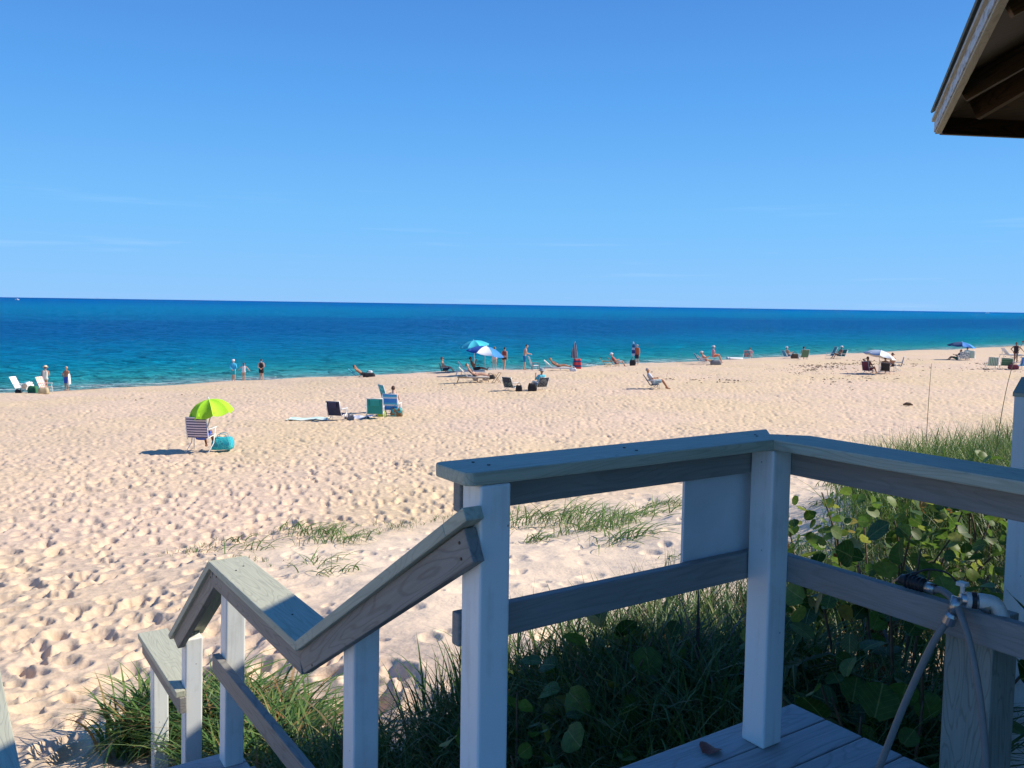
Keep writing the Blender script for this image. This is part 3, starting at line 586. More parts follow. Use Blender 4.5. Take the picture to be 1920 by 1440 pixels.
MB().tube([(1.152, -.768, -.803), (1.145, -.758, -.803)], .023, 14).build('dark_ring', BLACKR, tap); MB().tube([(1.143, -.756, -.803), (1.136, -.748, -.803)], .022, 14).build('white_ring', WPVC, tap)
MB().tube([(1.125, -.73, -.80), (1.112, -.724, -.845)], [.017, .014], 12).build('spout', METAL, tap, smooth=True)
MB().tube([(1.14, -.735, -.79), (1.14, -.732, -.765)], .006, 8).box((1.128, -.745, -.768), (1.152, -.72, -.758)).build('handle', WPVC, tap)
h1 = dk('garden_hose'); tag(h1, 'grey hose running from the tap down left to the deck', 'hose')
MB().tube(smoothp([(1.112, -.724, -.848), (1.09, -.685, -.938), (1.07, -.626, -1.12), (1.05, -.591, -1.257), (1.03, -.562, -1.378), (1.0, -.54, -1.455), (.94, -.6, -1.476), (.85, -.8, -1.478), (.7, -1.1, -1.478)]), 0.0098, 12).build('hose', HOSE, h1, smooth=True)
mb = MB(); mb.lathe([(.016, -.022), (.018, -.018), (.018, .006), (.014, .014), (.012, .016)], 14, Matrix.Translation((1.11, -.72, -.858)) @ Matrix.Rotation(R(20), 4, 'X')); mb.build('coupling', METAL, h1, smooth=False)
h2 = dk('garden_hose'); tag(h2, 'hose with black nozzle looped over the lower rail and hanging straight down', 'hose')
MB().tube(smoothp([(1.165, -.64, -.81), (1.16, -.666, -.806), (1.13, -.718, -.816), (1.095, -.764, -.853), (1.085, -.794, -.916), (1.075, -.828, -1.028), (1.07, -.849, -1.136), (1.06, -.864, -1.23), (1.04, -.88, -1.40), (1.0, -.93, -1.47), (.9, -1.1, -1.478), (.8, -1.5, -1.478)]), 0.0098, 12).build('hose', HOSE, h2, smooth=True)
MB().tube([(1.167, -.605, -.81), (1.165, -.64, -.81)], .0155, 12).build('coupling', METAL, h2, smooth=True)
mb = MB().tube([(1.17, -.52, -.818), (1.17, -.535, -.81), (1.168, -.575, -.808), (1.167, -.61, -.81)], [.008, .017, .019, .0165], 12)
for k in range(5): mb.tube([(1.169, -.548 - k * .012, -.809), (1.169, -.553 - k * .012, -.809)], .0215, 12)
mb.build('nozzle', BLACKR, h2, smooth=True)
MB().tube(smoothp([(1.18, -.56, -.79), (1.19, -.60, -.765), (1.19, -.66, -.76), (1.185, -.70, -.785)]), [.009, .0075, .005, .003] + [.003] * 15, 8).build('nozzle_lever', BLACKR, h2, smooth=True)

# ------------------------------------------------------------------ plants
GRASS = mat_leaf('dune_grass', [(0, (.04, .095, .02)), (.5, (.085, .16, .035)), (.8, (.14, .20, .05)), (.94, (.20, .19, .08)), (1, (.20, .13, .06))], trans=.3, island=True)
OATS = mat_leaf('sea_oats', [(0, (.06, .14, .025)), (.6, (.14, .24, .05)), (.9, (.23, .28, .09)), (1, (.30, .25, .13))], trans=.35, island=True)
STRAWY = mat_leaf('stair_grass', [(0, (.05, .13, .025)), (.55, (.11, .21, .045)), (.82, (.19, .26, .07)), (.93, (.34, .24, .10)), (1, (.30, .17, .06))], trans=.35, island=True)
STRAP = mat_leaf('strap_leaf', [(0, (.06, .11, .075)), (.6, (.09, .15, .10)), (1, (.13, .17, .08))], trans=.2, island=True)
DRY = mat_leaf('dry_leaf', [(0, (.045, .035, .035)), (.6, (.09, .065, .05)), (1, (.16, .11, .06))], trans=.15, island=True)
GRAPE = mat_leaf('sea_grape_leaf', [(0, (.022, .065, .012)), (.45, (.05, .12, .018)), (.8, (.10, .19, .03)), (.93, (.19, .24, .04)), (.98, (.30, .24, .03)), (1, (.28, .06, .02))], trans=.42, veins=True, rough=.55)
GRAPE2 = mat_leaf('sea_grape_painted_sun', [(0, (.04, .10, .015)), (.5, (.09, .18, .025)), (.82, (.17, .26, .04)), (.95, (.30, .33, .06)), (.985, (.40, .30, .04)), (1, (.30, .06, .02))], trans=.5, veins=True, rough=.5)  # sunshine put into the colour: brighter, yellower leaves for the lit shrubs
STEM = plain((.13, .085, .05), rough=.85, var=.3, scale=25)
def blades(base, h, w, bend, seed, K=6, droop=.5, az=None, tip=.06):
    """curved tapering blades: arrays base (n,3), h, w, bend -> verts, quads"""
    g = np.random.default_rng(seed); n = len(base); az = g.uniform(0, 2 * np.pi, n) if az is None else az
    t = np.linspace(0, 1, K + 1)[None, :]; dx, dy = np.cos(az)[:, None], np.sin(az)[:, None]
    out_ = (bend * h)[:, None] * t ** 1.8; zz = h[:, None] * (t - droop * bend[:, None] * t ** 2.6 * .9)
    cx = base[:, 0:1] + dx * out_; cy = base[:, 1:2] + dy * out_; cz = base[:, 2:3] + zz
    tw = g.uniform(-.9, .9, n)[:, None]; px, py = np.cos(az[:, None] + np.pi / 2 + tw), np.sin(az[:, None] + np.pi / 2 + tw)
    ww = (w[:, None] * (np.minimum(1, .55 + t * 1.6) * (1 - t ** 2.2) + tip * .5)) / 2
    A = np.stack([cx - px * ww, cy - py * ww, cz], -1); B = np.stack([cx + px * ww, cy + py * ww, cz + ww * .5], -1)
    V = np.stack([A, B], 2).reshape(-1, 3); nv = (K + 1) * 2
    b0 = (np.arange(n) * nv)[:, None] + (np.arange(K) * 2)[None, :]; b0 = b0.ravel()
    return V, np.stack([b0, b0 + 1, b0 + 3, b0 + 2], -1)
def grass_obj(name, V, Q, mat, parent=None): return add(name, quad_mesh(name, V, Q, mat), parent)
def qs_xy(q, s): return OX + q * QR[0] - s * QR[1], OY + q * QR[1] + s * QR[0]
def field(n, qa, qb, sa, sb, seed, ok=None):
    g = np.random.default_rng(seed); q = g.uniform(qa, qb, n); s = g.uniform(sa, sb, n)
    # gather into clumps
    m = max(6, n // 26); cq = g.uniform(qa, qb, m); cs_ = g.uniform(sa, sb, m); k = g.integers(0, m, n)
    q = cq[k] + g.normal(0, .09, n) + (q - cq[k]) * .06; s = cs_[k] + g.normal(0, .09, n) + (s - cs_[k]) * .06
    if ok is not None: z_ = ok(q, s); q, s = q[z_], s[z_]
    x, y = qs_xy(q, s); return np.stack([x, y, ground(x, y) + EZ - .02], -1), g
off_stair = lambda q, s: ((q > .07) | (s > 4.15)) & ~((q > -1.25) & (q < .07) & (s < 4.15)) & ~((s < .09) & (q < 1.45))
b_, g = field(12500, .08, 3.4, .12, 2.75, 11, off_stair); n = len(b_)
V1, Q1 = blades(b_, g.uniform(.35, .88, n), g.uniform(.008, .024, n), g.uniform(.25, 1.0, n), 12)
tag(grass_obj('dune_grass', V1, Q1, GRASS), 'dense shaded tall grass growing below the deck railing', 'grass', kind='stuff')
b_, g = field(6500, 3.2, 8.5, .0, 3.2, 13, off_stair); n = len(b_)
V1, Q1 = blades(b_, g.uniform(.35, .85, n), g.uniform(.007, .016, n), g.uniform(.25, .9, n), 14)
tag(grass_obj('dune_grass', V1, Q1, GRASS), 'dense grass among the sea grape leaves right of the deck', 'grass', kind='stuff')
b_, g = field(2000, .10, .85, 2.2, 4.3, 15, off_stair); n = len(b_)
b2_, g = field(700, -.25, .5, 4.2, 4.75, 16, off_stair); b_ = np.concatenate([b_, b2_]); n = len(b_)
V1, Q1 = blades(b_, g.uniform(.3, .72, n), g.uniform(.012, .032, n), g.uniform(.5, 1.3, n), 17)
tag(grass_obj('dune_grass', V1, Q1, STRAWY), 'sunlit green and straw grass round the foot of the stair posts', 'grass', kind='stuff')
b_, g = field(420, .1, 3.2, .25, 2.4, 21, off_stair); n = len(b_)
V1, Q1 = blades(b_, g.uniform(.35, .62, n), g.uniform(.028, .05, n), g.uniform(.4, .9, n), 22, K=8)
tag(grass_obj('strap_leaves', V1, Q1, STRAP), 'broad blue green strap leaves in the shade beside the stairs', 'plant', kind='stuff')
# bare stalks and dry bent blades standing above the rest
b_, g = field(220, .3, 4.2, 1.3, 3.3, 23, off_stair); n = len(b_)
V1, Q1 = blades(b_, g.uniform(.6, 1.05, n), g.uniform(.003, .006, n), g.uniform(.1, .8, n), 24, K=8)
tag(grass_obj('dry_stalks', V1, Q1, DRY), 'thin dry stalks standing up against the pale sand', 'grass', kind='stuff')
# sea oats on the right-hand dune
g = np.random.default_rng(31); n = 14000; x = g.uniform(3.3, 9.0, n); y = g.uniform(8.6, 13.2, n); keep = (x > 3.5 + (y - 8.6) * .40 + g.normal(0, .22, n))
x, y = x[keep], y[keep]; n = len(x); b_ = np.stack([x, y, ground(x, y) + EZ - .03], -1)
V1, Q1 = blades(b_, g.uniform(.5, 1.08, n), g.uniform(.008, .015, n), g.uniform(.15, .95, n), 32)
tag(grass_obj('sea_oats', V1, Q1, OATS), 'bright green sea oats covering the dune behind the right railing', 'grass', kind='stuff')
for (sx, sy, hh, bx, lb) in ((5.0, 10.45, 1.62, .02, 'tall straight dry stalk standing above the green sea oats'), (5.75, 10.3, 2.15, .42, 'tall dry stalk bending right above the green sea oats')):
    z0 = gz(sx, sy); pts = smoothp([(sx, sy, z0), (sx + bx * .1, sy, z0 + hh * .4), (sx + bx * .4, sy, z0 + hh * .75), (sx + bx, sy, z0 + hh)], 6)
    o = MB().tube(pts, [.006 - .004 * i / len(pts) for i in range(len(pts))], 6).build('oat_stalk', plain((.30, .24, .13), rough=.8), smooth=True); tag(o, lb, 'stalk')
# single tufts on the open sand
TUFTS = [('t1', 18, .26, 'small green tuft at the left end of the sand ridge beyond the stairs'), ('t2', 60, .30, 'broad green tuft on the crest of the sand ridge'), ('t3', 34, .34, 'tuft with long blades lying right on the sand ridge'),
         ('t4', 14, .40, 'thin tuft with upright dark blades behind the stair rail peak'), ('t5', 14, .34, 'few flat blades lying on the sand right of the stair rail peak'), ('t6', 16, .30, 'small dark tuft low on the sand above the sloping stair rail'),
         ('t7', 12, .18, 'short sparse tuft on the trampled sand edge'), ('t8', 10, .16, 'short sparse tuft furthest left on the trampled sand'),
         ('u1', 48, .55, 'bushy tuft beside the left white post, seen under the cap rail'), ('u2', 46, .60, 'tall spreading tuft under the middle of the cap rail'), ('u3', 62, .48, 'dense dark green tuft in the middle of the rail opening'),
         ('u4', 46, .5, 'spreading tuft right of the middle of the rail opening'), ('u5', 40, .42, 'green tuft leaning right near the white panel'), ('u6', 70, .32, 'yellow green low tuft touching the white panel'),
         ('u7', 34, .42, 'flattened tuft with blades trailing right over the sand'), ('u8', 22, .24, 'little tuft low on the bare sand by the left post'), ('u9', 18, .2, 'tiny green tuft at the foot of the white panel'),
         ('v1', 26, .2, 'tiny leafy tuft on sand right of the corner post'), ('v2', 30, .3, 'sparse tuft on the sand under the right cap rail'), ('v3', 34, .3, 'brownish sparse tuft further right under the cap rail'), ('v4', 20, .26, 'withered tuft on pale sand right of the corner post')]
PL = dict(
    w_chair=(-32.11, 57.00), pink_chair=(-29.97, 56.00), straw_person=(-30.72, 58.00), trunks_man=(-32.46, 63.50), green_bag=(-31.21, 56.50), tote=(-29.57, 55.00), cyan_person=(-22.99, 72.00), girl=(-22.30, 72.50), black_woman=(-20.98, 73.00), stripe_chair=(-8.82, 24.68), teal_bag=(-8.30, 24.99), man_lying=(-10.14, 61.00), blackbag=(-9.83, 60.00), navy_chair=(-6.62, 33.03), towel_white=(-7.78, 33.32), towel_blue=(-5.94, 33.76), green_chair=(-5.22, 33.30), bw_chair=(-4.72, 34.40), teal_chair=(-5.27, 36.42), lime_bag=(-5.07, 34.07), mesh_bag=(-4.50, 34.18), cap_man=(-4.77, 63.00), turq_umb=(-2.58, 63.00), blue_umb=(-1.80, 58.00), loungerA=(-2.97, 58.00), loungerB=(-2.15, 52.00), cart=(-1.93, 53.00), blackbag2=(-1.34, 54.00), woodframe=(-0.89, 51.00), legs1=(-1.33, 66.00), legs2=(-0.61, 67.00), blue_man=(0.90, 63.50), plastic_chair=(1.69, 64.00), loungerC=(3.29, 61.00), white_bag=(4.26, 60.00), closed_umb=(4.57, 65.00), redpack=(4.78, 64.00), camo_chair=(-0.04, 46.03), aqua_chair=(1.48, 45.99), backpack=(1.08, 45.43), smallbag=(0.38, 45.32), red_chair=(8.22, 69.00), yellow_chair=(7.66, 70.00), blue_closed=(10.40, 75.00), orange_person=(10.72, 75.00), blackbag3=(10.22, 74.00), grey_chair=(7.52, 46.07), strip_recl=(15.83, 71.00), bluechair_t=(15.69, 73.00), pink_lady=(16.90, 73.00), greybag=(16.34, 70.00), float=(30.11, 118.00), tealp=(25.63, 95.00), bluep=(26.56, 84.00), dkbag=(26.69, 82.50), greenp=(26.33, 79.00), teal1=(30.19, 83.00), teal2=(30.68, 82.00), wumb=(24.82, 59.08), redc=(24.35, 59.61), blackc=(25.25, 59.08), brownp=(26.60, 61.29), navyc=(27.01, 61.29), bumb=(40.56, 79.00), lie1=(39.97, 78.50), gw1=(40.03, 77.50), gw2=(40.85, 78.00), gstripe=(36.20, 65.90), greench2=(37.32, 65.95), darkp=(42.65, 74.00), maroon=(37.51, 65.31), bluech2=(38.10, 65.37), redumb=(53.04, 90.00), wlounger=(47.52, 84.00), debris=(17.32, 38.03), t1=(-3.92, 15.43), t2=(-3.28, 14.92), t3=(-2.81, 13.94), t4=(-4.01, 13.33), t5=(-2.68, 11.83), t6=(-2.32, 11.17), t7=(-4.62, 14.48), t8=(-4.86, 13.62), u1=(0.40, 14.67), u2=(0.98, 15.19), u3=(1.18, 13.12), u4=(1.68, 13.97), u5=(2.26, 14.97), u6=(3.00, 16.24), u7=(1.57, 11.80), u8=(0.39, 12.74), u9=(2.02, 10.15), v1=(3.19, 9.44), v2=(6.63, 17.81), v3=(6.72, 16.43), v4=(4.07, 11.28))
for i, (k, nb, hh, lb) in enumerate(TUFTS):
    nb = int(nb * 1.5); x0, y0 = PL[k]; g = np.random.default_rng(100 + i); sp = .10 + .25 * hh * (1.6 if nb > 45 else 1)
    bx = np.stack([g.normal(0, sp, nb), g.normal(0, sp * .6, nb), np.zeros(nb)], -1); bx[:, 2] = ground(x0 + bx[:, 0], y0 + bx[:, 1]) - float(ground(x0, y0)) - .02
    az = g.normal(-.3, 1.3, nb)
    V1, Q1 = blades(bx, g.uniform(.6, 1.25, nb) * hh * .95, g.uniform(.011, .026, nb), g.uniform(.7, 2.1, nb), 200 + i, droop=.42, az=az, K=8)
    o = grass_obj('grass_tuft', V1, Q1, GRASS if k in ('t7', 't8', 'v2', 'v3', 'v4') else OATS); o.location = (x0, y0, gz(x0, y0)); tag(o, lb, 'grass tuft', 'grass tufts on the dune sand')
# runners of small sprigs creeping over the sand
g = np.random.default_rng(55); lines_ = [((-5.6, 13.3), (-4.2, 14.9)), ((-4.3, 12.7), (-2.3, 11.5)), ((-3.6, 15.3), (-.6, 15.9)), ((-1.2, 16.3), (1.0, 16.6)), ((3.2, 9.2), (4.6, 11.2)), ((5.2, 15.8), (7.6, 17.6)), ((-2.6, 14.2), (-1.8, 15.3))]
pts_ = []
for a, b_ in lines_:
    m = 36; t = g.random(m); pts_.append(np.stack([a[0] + (b_[0] - a[0]) * t + g.normal(0, .13, m), a[1] + (b_[1] - a[1]) * t + g.normal(0, .2, m)], -1))
pp = np.repeat(np.concatenate(pts_), 4, 0) + g.normal(0, .03, (36 * 4 * len(lines_), 2)); n = len(pp)
V1, Q1 = blades(np.stack([pp[:, 0], pp[:, 1], ground(pp[:, 0], pp[:, 1]) + EZ - .01], -1), g.uniform(.05, .15, n), g.uniform(.006, .012, n), g.uniform(.3, 1.2, n), 56, K=3)
tag(grass_obj('creeping_sprigs', V1, Q1, GRASS), 'short sprigs of creeping grass in lines over the sand', 'grass', kind='stuff')

# sea grape: round leaves, each its own part
def leaf_mesh(name, mat, fold=.16, curl=.10, seed=0):
    rr_ = random.Random(seed); nR = 16; V = []; F = []
    xs = [0, .2, .4, .6, .8, .985]; mid = []
    for x in xs: mid.append(len(V)); V.append((x, 0, -curl * (x - .4) ** 2 * 2))
    for sgn in (1, -1):
        rim = []; inn = []
        for i, x in enumerate(xs):
            yy = .53 * math.sqrt(max(0, 1 - ((x - .49) / .5) ** 2)) * (1 + rr_.uniform(-.05, .05)); z = -curl * (x - .4) ** 2 * 2
            inn.append(len(V)); V.append((x, sgn * yy * .55, z + fold * yy * .55 + rr_.uniform(-.01, .01)))
            rim.append(len(V)); V.append((x - (.06 if i == 0 else 0), sgn * (yy + .03), z + fold * yy * .85 + rr_.uniform(-.02, .02)))
        for i in range(len(xs) - 1):
            for A, B in ((mid, inn), (inn, rim)):
                f = (A[i], A[i + 1], B[i + 1], B[i]); F.append(f if sgn < 0 else f[::-1])
    return raw_mesh(name, V, F, mat, True)
LEAFS = [leaf_mesh('leaf_a', GRAPE, .16, .10, 1), leaf_mesh('leaf_b', GRAPE, .26, .18, 2), leaf_mesh('leaf_c', GRAPE, .06, .05, 3)]
LEAFS2 = [leaf_mesh('leaf_d', GRAPE2, .16, .10, 4), leaf_mesh('leaf_e', GRAPE2, .26, .18, 5), leaf_mesh('leaf_f', GRAPE2, .08, .05, 6)]
def shrub(label, c, rad, n, sz, seed, nst=7, lo=-.5, lf=None):
    rr_ = random.Random(seed); x0, y0 = c[0], c[1]; zg = gz(x0, y0); root = empty('sea_grape_shrub', (x0, y0, zg)); tag(root, label, 'shrub', 'sea grape shrubs')
    cz = c[2] + EZ - zg; tips = []
    mb = MB()
    for k in range(nst):
        a = rr_.uniform(0, 6.283); r_ = rr_.uniform(.3, .95); tip = Vector((math.cos(a) * rad[0] * r_, math.sin(a) * rad[1] * r_, cz + rad[2] * rr_.uniform(.1, .8)))
        b0 = Vector((math.cos(a) * rad[0] * r_ * .45, math.sin(a) * rad[1] * r_ * .45, gz(x0 + math.cos(a) * rad[0] * r_ * .45, y0 + math.sin(a) * rad[1] * r_ * .45) - zg - .05))
        mb.tube(smoothp([b0, b0.lerp(tip, .5) + Vector((rr_.uniform(-.08, .08), rr_.uniform(-.08, .08), .05)), tip], 5), [.013 - .0008 * i for i in range(11)], 6); tips.append((b0, tip))
    mb.build('stems', STEM, root, smooth=True)
    for k in range(n):
        while True:
            v = Vector((rr_.uniform(-1, 1), rr_.uniform(-1, 1), rr_.uniform(lo, 1)))
            if .45 < v.length < 1: break
        p = Vector((v.x * rad[0], v.y * rad[1], cz + v.z * rad[2]))
        if p.z < gz(x0 + p.x, y0 + p.y) - zg + .06: p.z = gz(x0 + p.x, y0 + p.y) - zg + rr_.uniform(.06, .25)
        s_ = sz * rr_.uniform(.55, 1.2)
        # leaves tilt up and outwards, roughly facing the light
        nrm = (Vector((v.x * .6, v.y * .6, .55)) + Vector((rr_.gauss(0, .45), rr_.gauss(0, .45), rr_.gauss(0, .3)))).normalized()
        M = nrm.to_track_quat('Z', 'Y').to_matrix().to_4x4() @ Matrix.Rotation(rr_.uniform(0, 6.283), 4, 'Z')
        add('leaf', rr_.choice(lf or LEAFS), root, Matrix.Translation(p) @ M @ Matrix.Diagonal((s_, s_, s_, 1)))
    return root
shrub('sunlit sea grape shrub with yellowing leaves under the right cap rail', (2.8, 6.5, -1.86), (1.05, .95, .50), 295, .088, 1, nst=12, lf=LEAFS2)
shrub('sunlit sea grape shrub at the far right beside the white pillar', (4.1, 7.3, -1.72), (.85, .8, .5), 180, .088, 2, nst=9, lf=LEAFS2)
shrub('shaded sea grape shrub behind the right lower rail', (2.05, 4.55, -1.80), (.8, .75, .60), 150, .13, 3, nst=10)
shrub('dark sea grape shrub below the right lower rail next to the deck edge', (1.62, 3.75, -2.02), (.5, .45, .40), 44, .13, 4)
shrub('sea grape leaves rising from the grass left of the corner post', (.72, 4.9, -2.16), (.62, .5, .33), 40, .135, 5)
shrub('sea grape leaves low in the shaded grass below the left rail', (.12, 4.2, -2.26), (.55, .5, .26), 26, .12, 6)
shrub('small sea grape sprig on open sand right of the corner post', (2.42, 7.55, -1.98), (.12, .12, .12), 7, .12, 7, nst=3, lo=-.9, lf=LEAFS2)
# arching withered straps over the sunlit sea grape
b_ = []; g = np.random.default_rng(71)
x0, y0 = 2.55, 6.0; n = 22; b_ = np.stack([g.normal(0, .10, n), g.normal(0, .10, n), np.zeros(n)], -1)
V1, Q1 = blades(b_, g.uniform(.9, 1.35, n), g.uniform(.02, .036, n), g.uniform(.45, 1.0, n), 72, K=12, droop=.95)
o = grass_obj('strap_leaf_plant', V1, Q1, DRY); o.location = (x0, y0, gz(x0, y0)); tag(o, 'withered plant with dark arching strap leaves among the sea grape', 'plant')
x0, y0 = 1.10, 4.98; n = 12; b_ = np.stack([g.normal(0, .06, n), g.normal(0, .06, n), np.zeros(n)], -1)
V1, Q1 = blades(b_, g.uniform(.8, 1.15, n), g.uniform(.02, .034, n), g.uniform(.3, .8, n), 73, K=12, droop=.9)
o = grass_obj('strap_leaf_plant', V1, Q1, DRY); o.location = (x0, y0, gz(x0, y0)); tag(o, 'dark drooping strap leaves just left of the corner post', 'plant')
# palmetto fan in the shade
PALM = mat_leaf('palmetto', [(0, (.05, .08, .015)), (1, (.13, .13, .03))], trans=.3)
pr = empty('palmetto', (1.62, 4.25, gz(1.62, 4.25))); tag(pr, 'small fan palm with folded fronds in the shade behind the corner post', 'palm')
for k, (ax, tl, hh) in enumerate(((2.2, .35, .62), (.6, .5, .55), (3.8, .55, .5), (5.2, .45, .42))):
    tip = Vector((math.cos(ax) * tl * .5, math.sin(ax) * tl * .5, hh)); MB().tube([(0, 0, -.05), tip * .6 + Vector((0, 0, .05)), tip], [.009, .007, .005], 6).build('stalk', PALM, pr, smooth=True)
    mb = MB(); nf = 18
    for i in range(nf):
        a = R(-115 + 230 * i / (nf - 1)); L_ = .42 * (1 - .25 * abs(i / (nf - 1) - .5) * 2); d_ = Vector((math.cos(a), math.sin(a), 0)); p_ = Vector((-d_.y, d_.x, 0)) * .014
        n0 = len(mb.V); mid = d_ * L_ * .5; end = d_ * L_ + Vector((0, 0, -.10)); up_ = Vector((0, 0, .012))
        mb.V += [tuple(v) for v in (Vector((0, 0, 0)), mid - p_, mid + up_, mid + p_, end)]; mb.F += [(n0, n0 + 1, n0 + 2), (n0, n0 + 2, n0 + 3), (n0 + 1, n0 + 4, n0 + 2), (n0 + 2, n0 + 4, n0 + 3)]
    M = Matrix.Translation(tip) @ Matrix.Rotation(ax, 4, 'Z') @ Matrix.Rotation(R(28), 4, 'Y'); mb.build('frond', PALM, pr, M)
for (q_, s_, lb) in ((.865, -.05, 'dry red brown leaf lying on the deck by the corner post'),):
    x, y = qs_xy(q_, s_); me_ = leaf_mesh('fallen', plain((.20, .055, .035), rough=.7, var=.3, scale=9), .3, .3, 9); o = add('fallen_leaf', me_, None, Matrix.Translation((x, y, EZ + ZD + .012)) @ Matrix.Rotation(.8, 4, 'Z') @ Matrix.Diagonal((.07, .07, .07, 1))); tag(o, lb, 'leaf')
# seaweed wrack along the berm, and bits of driftwood
g = np.random.default_rng(91); P_ = []
for (x0, y0, x1, y1, m, sx, sy) in ((9, 55, 34, 78, 560, 1.6, 1.5), (14, 52, 24, 60, 420, 2.5, 2.0), (30, 60, 60, 92, 460, 2.0, 2.2), (-20, 50, 5, 52, 40, 5, 4), (36, 72, 52, 82, 200, 2.5, 1.5), (20, 62, 40, 80, 170, 1.5, 1.0)):
    t = g.random(m); P_.append(np.stack([x0 + (x1 - x0) * t + g.normal(0, sx, m), y0 + (y1 - y0) * t + g.normal(0, sy, m)], -1))
pp = np.concatenate(P_); pp = pp[inland(pp[:, 0], pp[:, 1]) > 12]; mb = MB()
for x, y in pp:
    z = gz(x, y); r_ = random.uniform(.03, .2); a = random.uniform(0, 3.14); c_, s_ = math.cos(a) * r_, math.sin(a) * r_; n0 = len(mb.V); h_ = random.uniform(.015, .04)
    mb.V += [(x - c_, y - s_, z - .03), (x - s_ * .3, y + c_ * .3, z - .03), (x + c_, y + s_, z - .03), (x + s_ * .3, y - c_ * .3, z - .03), (x, y, z + h_)]
    mb.F += [(n0, n0 + 1, n0 + 4), (n0 + 1, n0 + 2, n0 + 4), (n0 + 2, n0 + 3, n0 + 4), (n0 + 3, n0, n0 + 4)]
o = mb.build('seaweed', plain((.24, .165, .10), rough=.9, var=.4, scale=3)); tag(o, 'dry brown seaweed strewn in lines along the upper beach', 'seaweed', kind='stuff')
x, y = PL['debris']; z = gz(x, y)
o = MB().tube([(x - .2, y, z + .03), (x - .05, y + .02, z + .07), (x + .1, y, z + .06), (x + .22, y - .02, z + .02)], [.03, .07, .06, .02], 8).build('driftwood', plain((.12, .08, .05), rough=.9), smooth=True); tag(o, 'short dark lump of driftwood on the open sand', 'driftwood')

# ------------------------------------------------------------------ people
def rcone(mb, a, b, ra, rb, seg=10):
    """a tapered limb with round ends"""
    a, b = Vector(a), Vector(b); d = b - a; ln = d.length; q_ = (d.to_track_quat('Z', 'Y') if ln > 1e-6 else Vector((0, 0, 1)).to_track_quat('Z', 'Y')).to_matrix().to_4x4()
    pr = [(ra * math.cos(t), ra * math.sin(t)) for t in (R(-88), R(-60), R(-30), 0)] + [(rb * math.cos(t), ln + rb * math.sin(t)) for t in (0, R(30), R(60), R(88))]
    mb.lathe(pr, seg, Matrix.Translation(a) @ q_)
def remesh(mb, name, mat, parent, vox, smooth_it=4):
    me = raw_mesh('tmp', mb.V, mb.F); o = bpy.data.objects.new('tmp', me); COL.objects.link(o)
    m = o.modifiers.new('r', 'REMESH'); m.mode = 'VOXEL'; m.voxel_size = vox
    s_ = o.modifiers.new('s', 'SMOOTH'); s_.factor = .5; s_.iterations = smooth_it
    dg = bpy.context.evaluated_depsgraph_get(); me2 = bpy.data.meshes.new_from_object(o.evaluated_get(dg)); bpy.data.objects.remove(o); bpy.data.meshes.remove(me)
    me2.name = name; me2.materials.clear(); me2.materials.append(mat); me2.polygons.foreach_set('use_smooth', [True] * len(me2.polygons))
    return add(name, me2, parent)
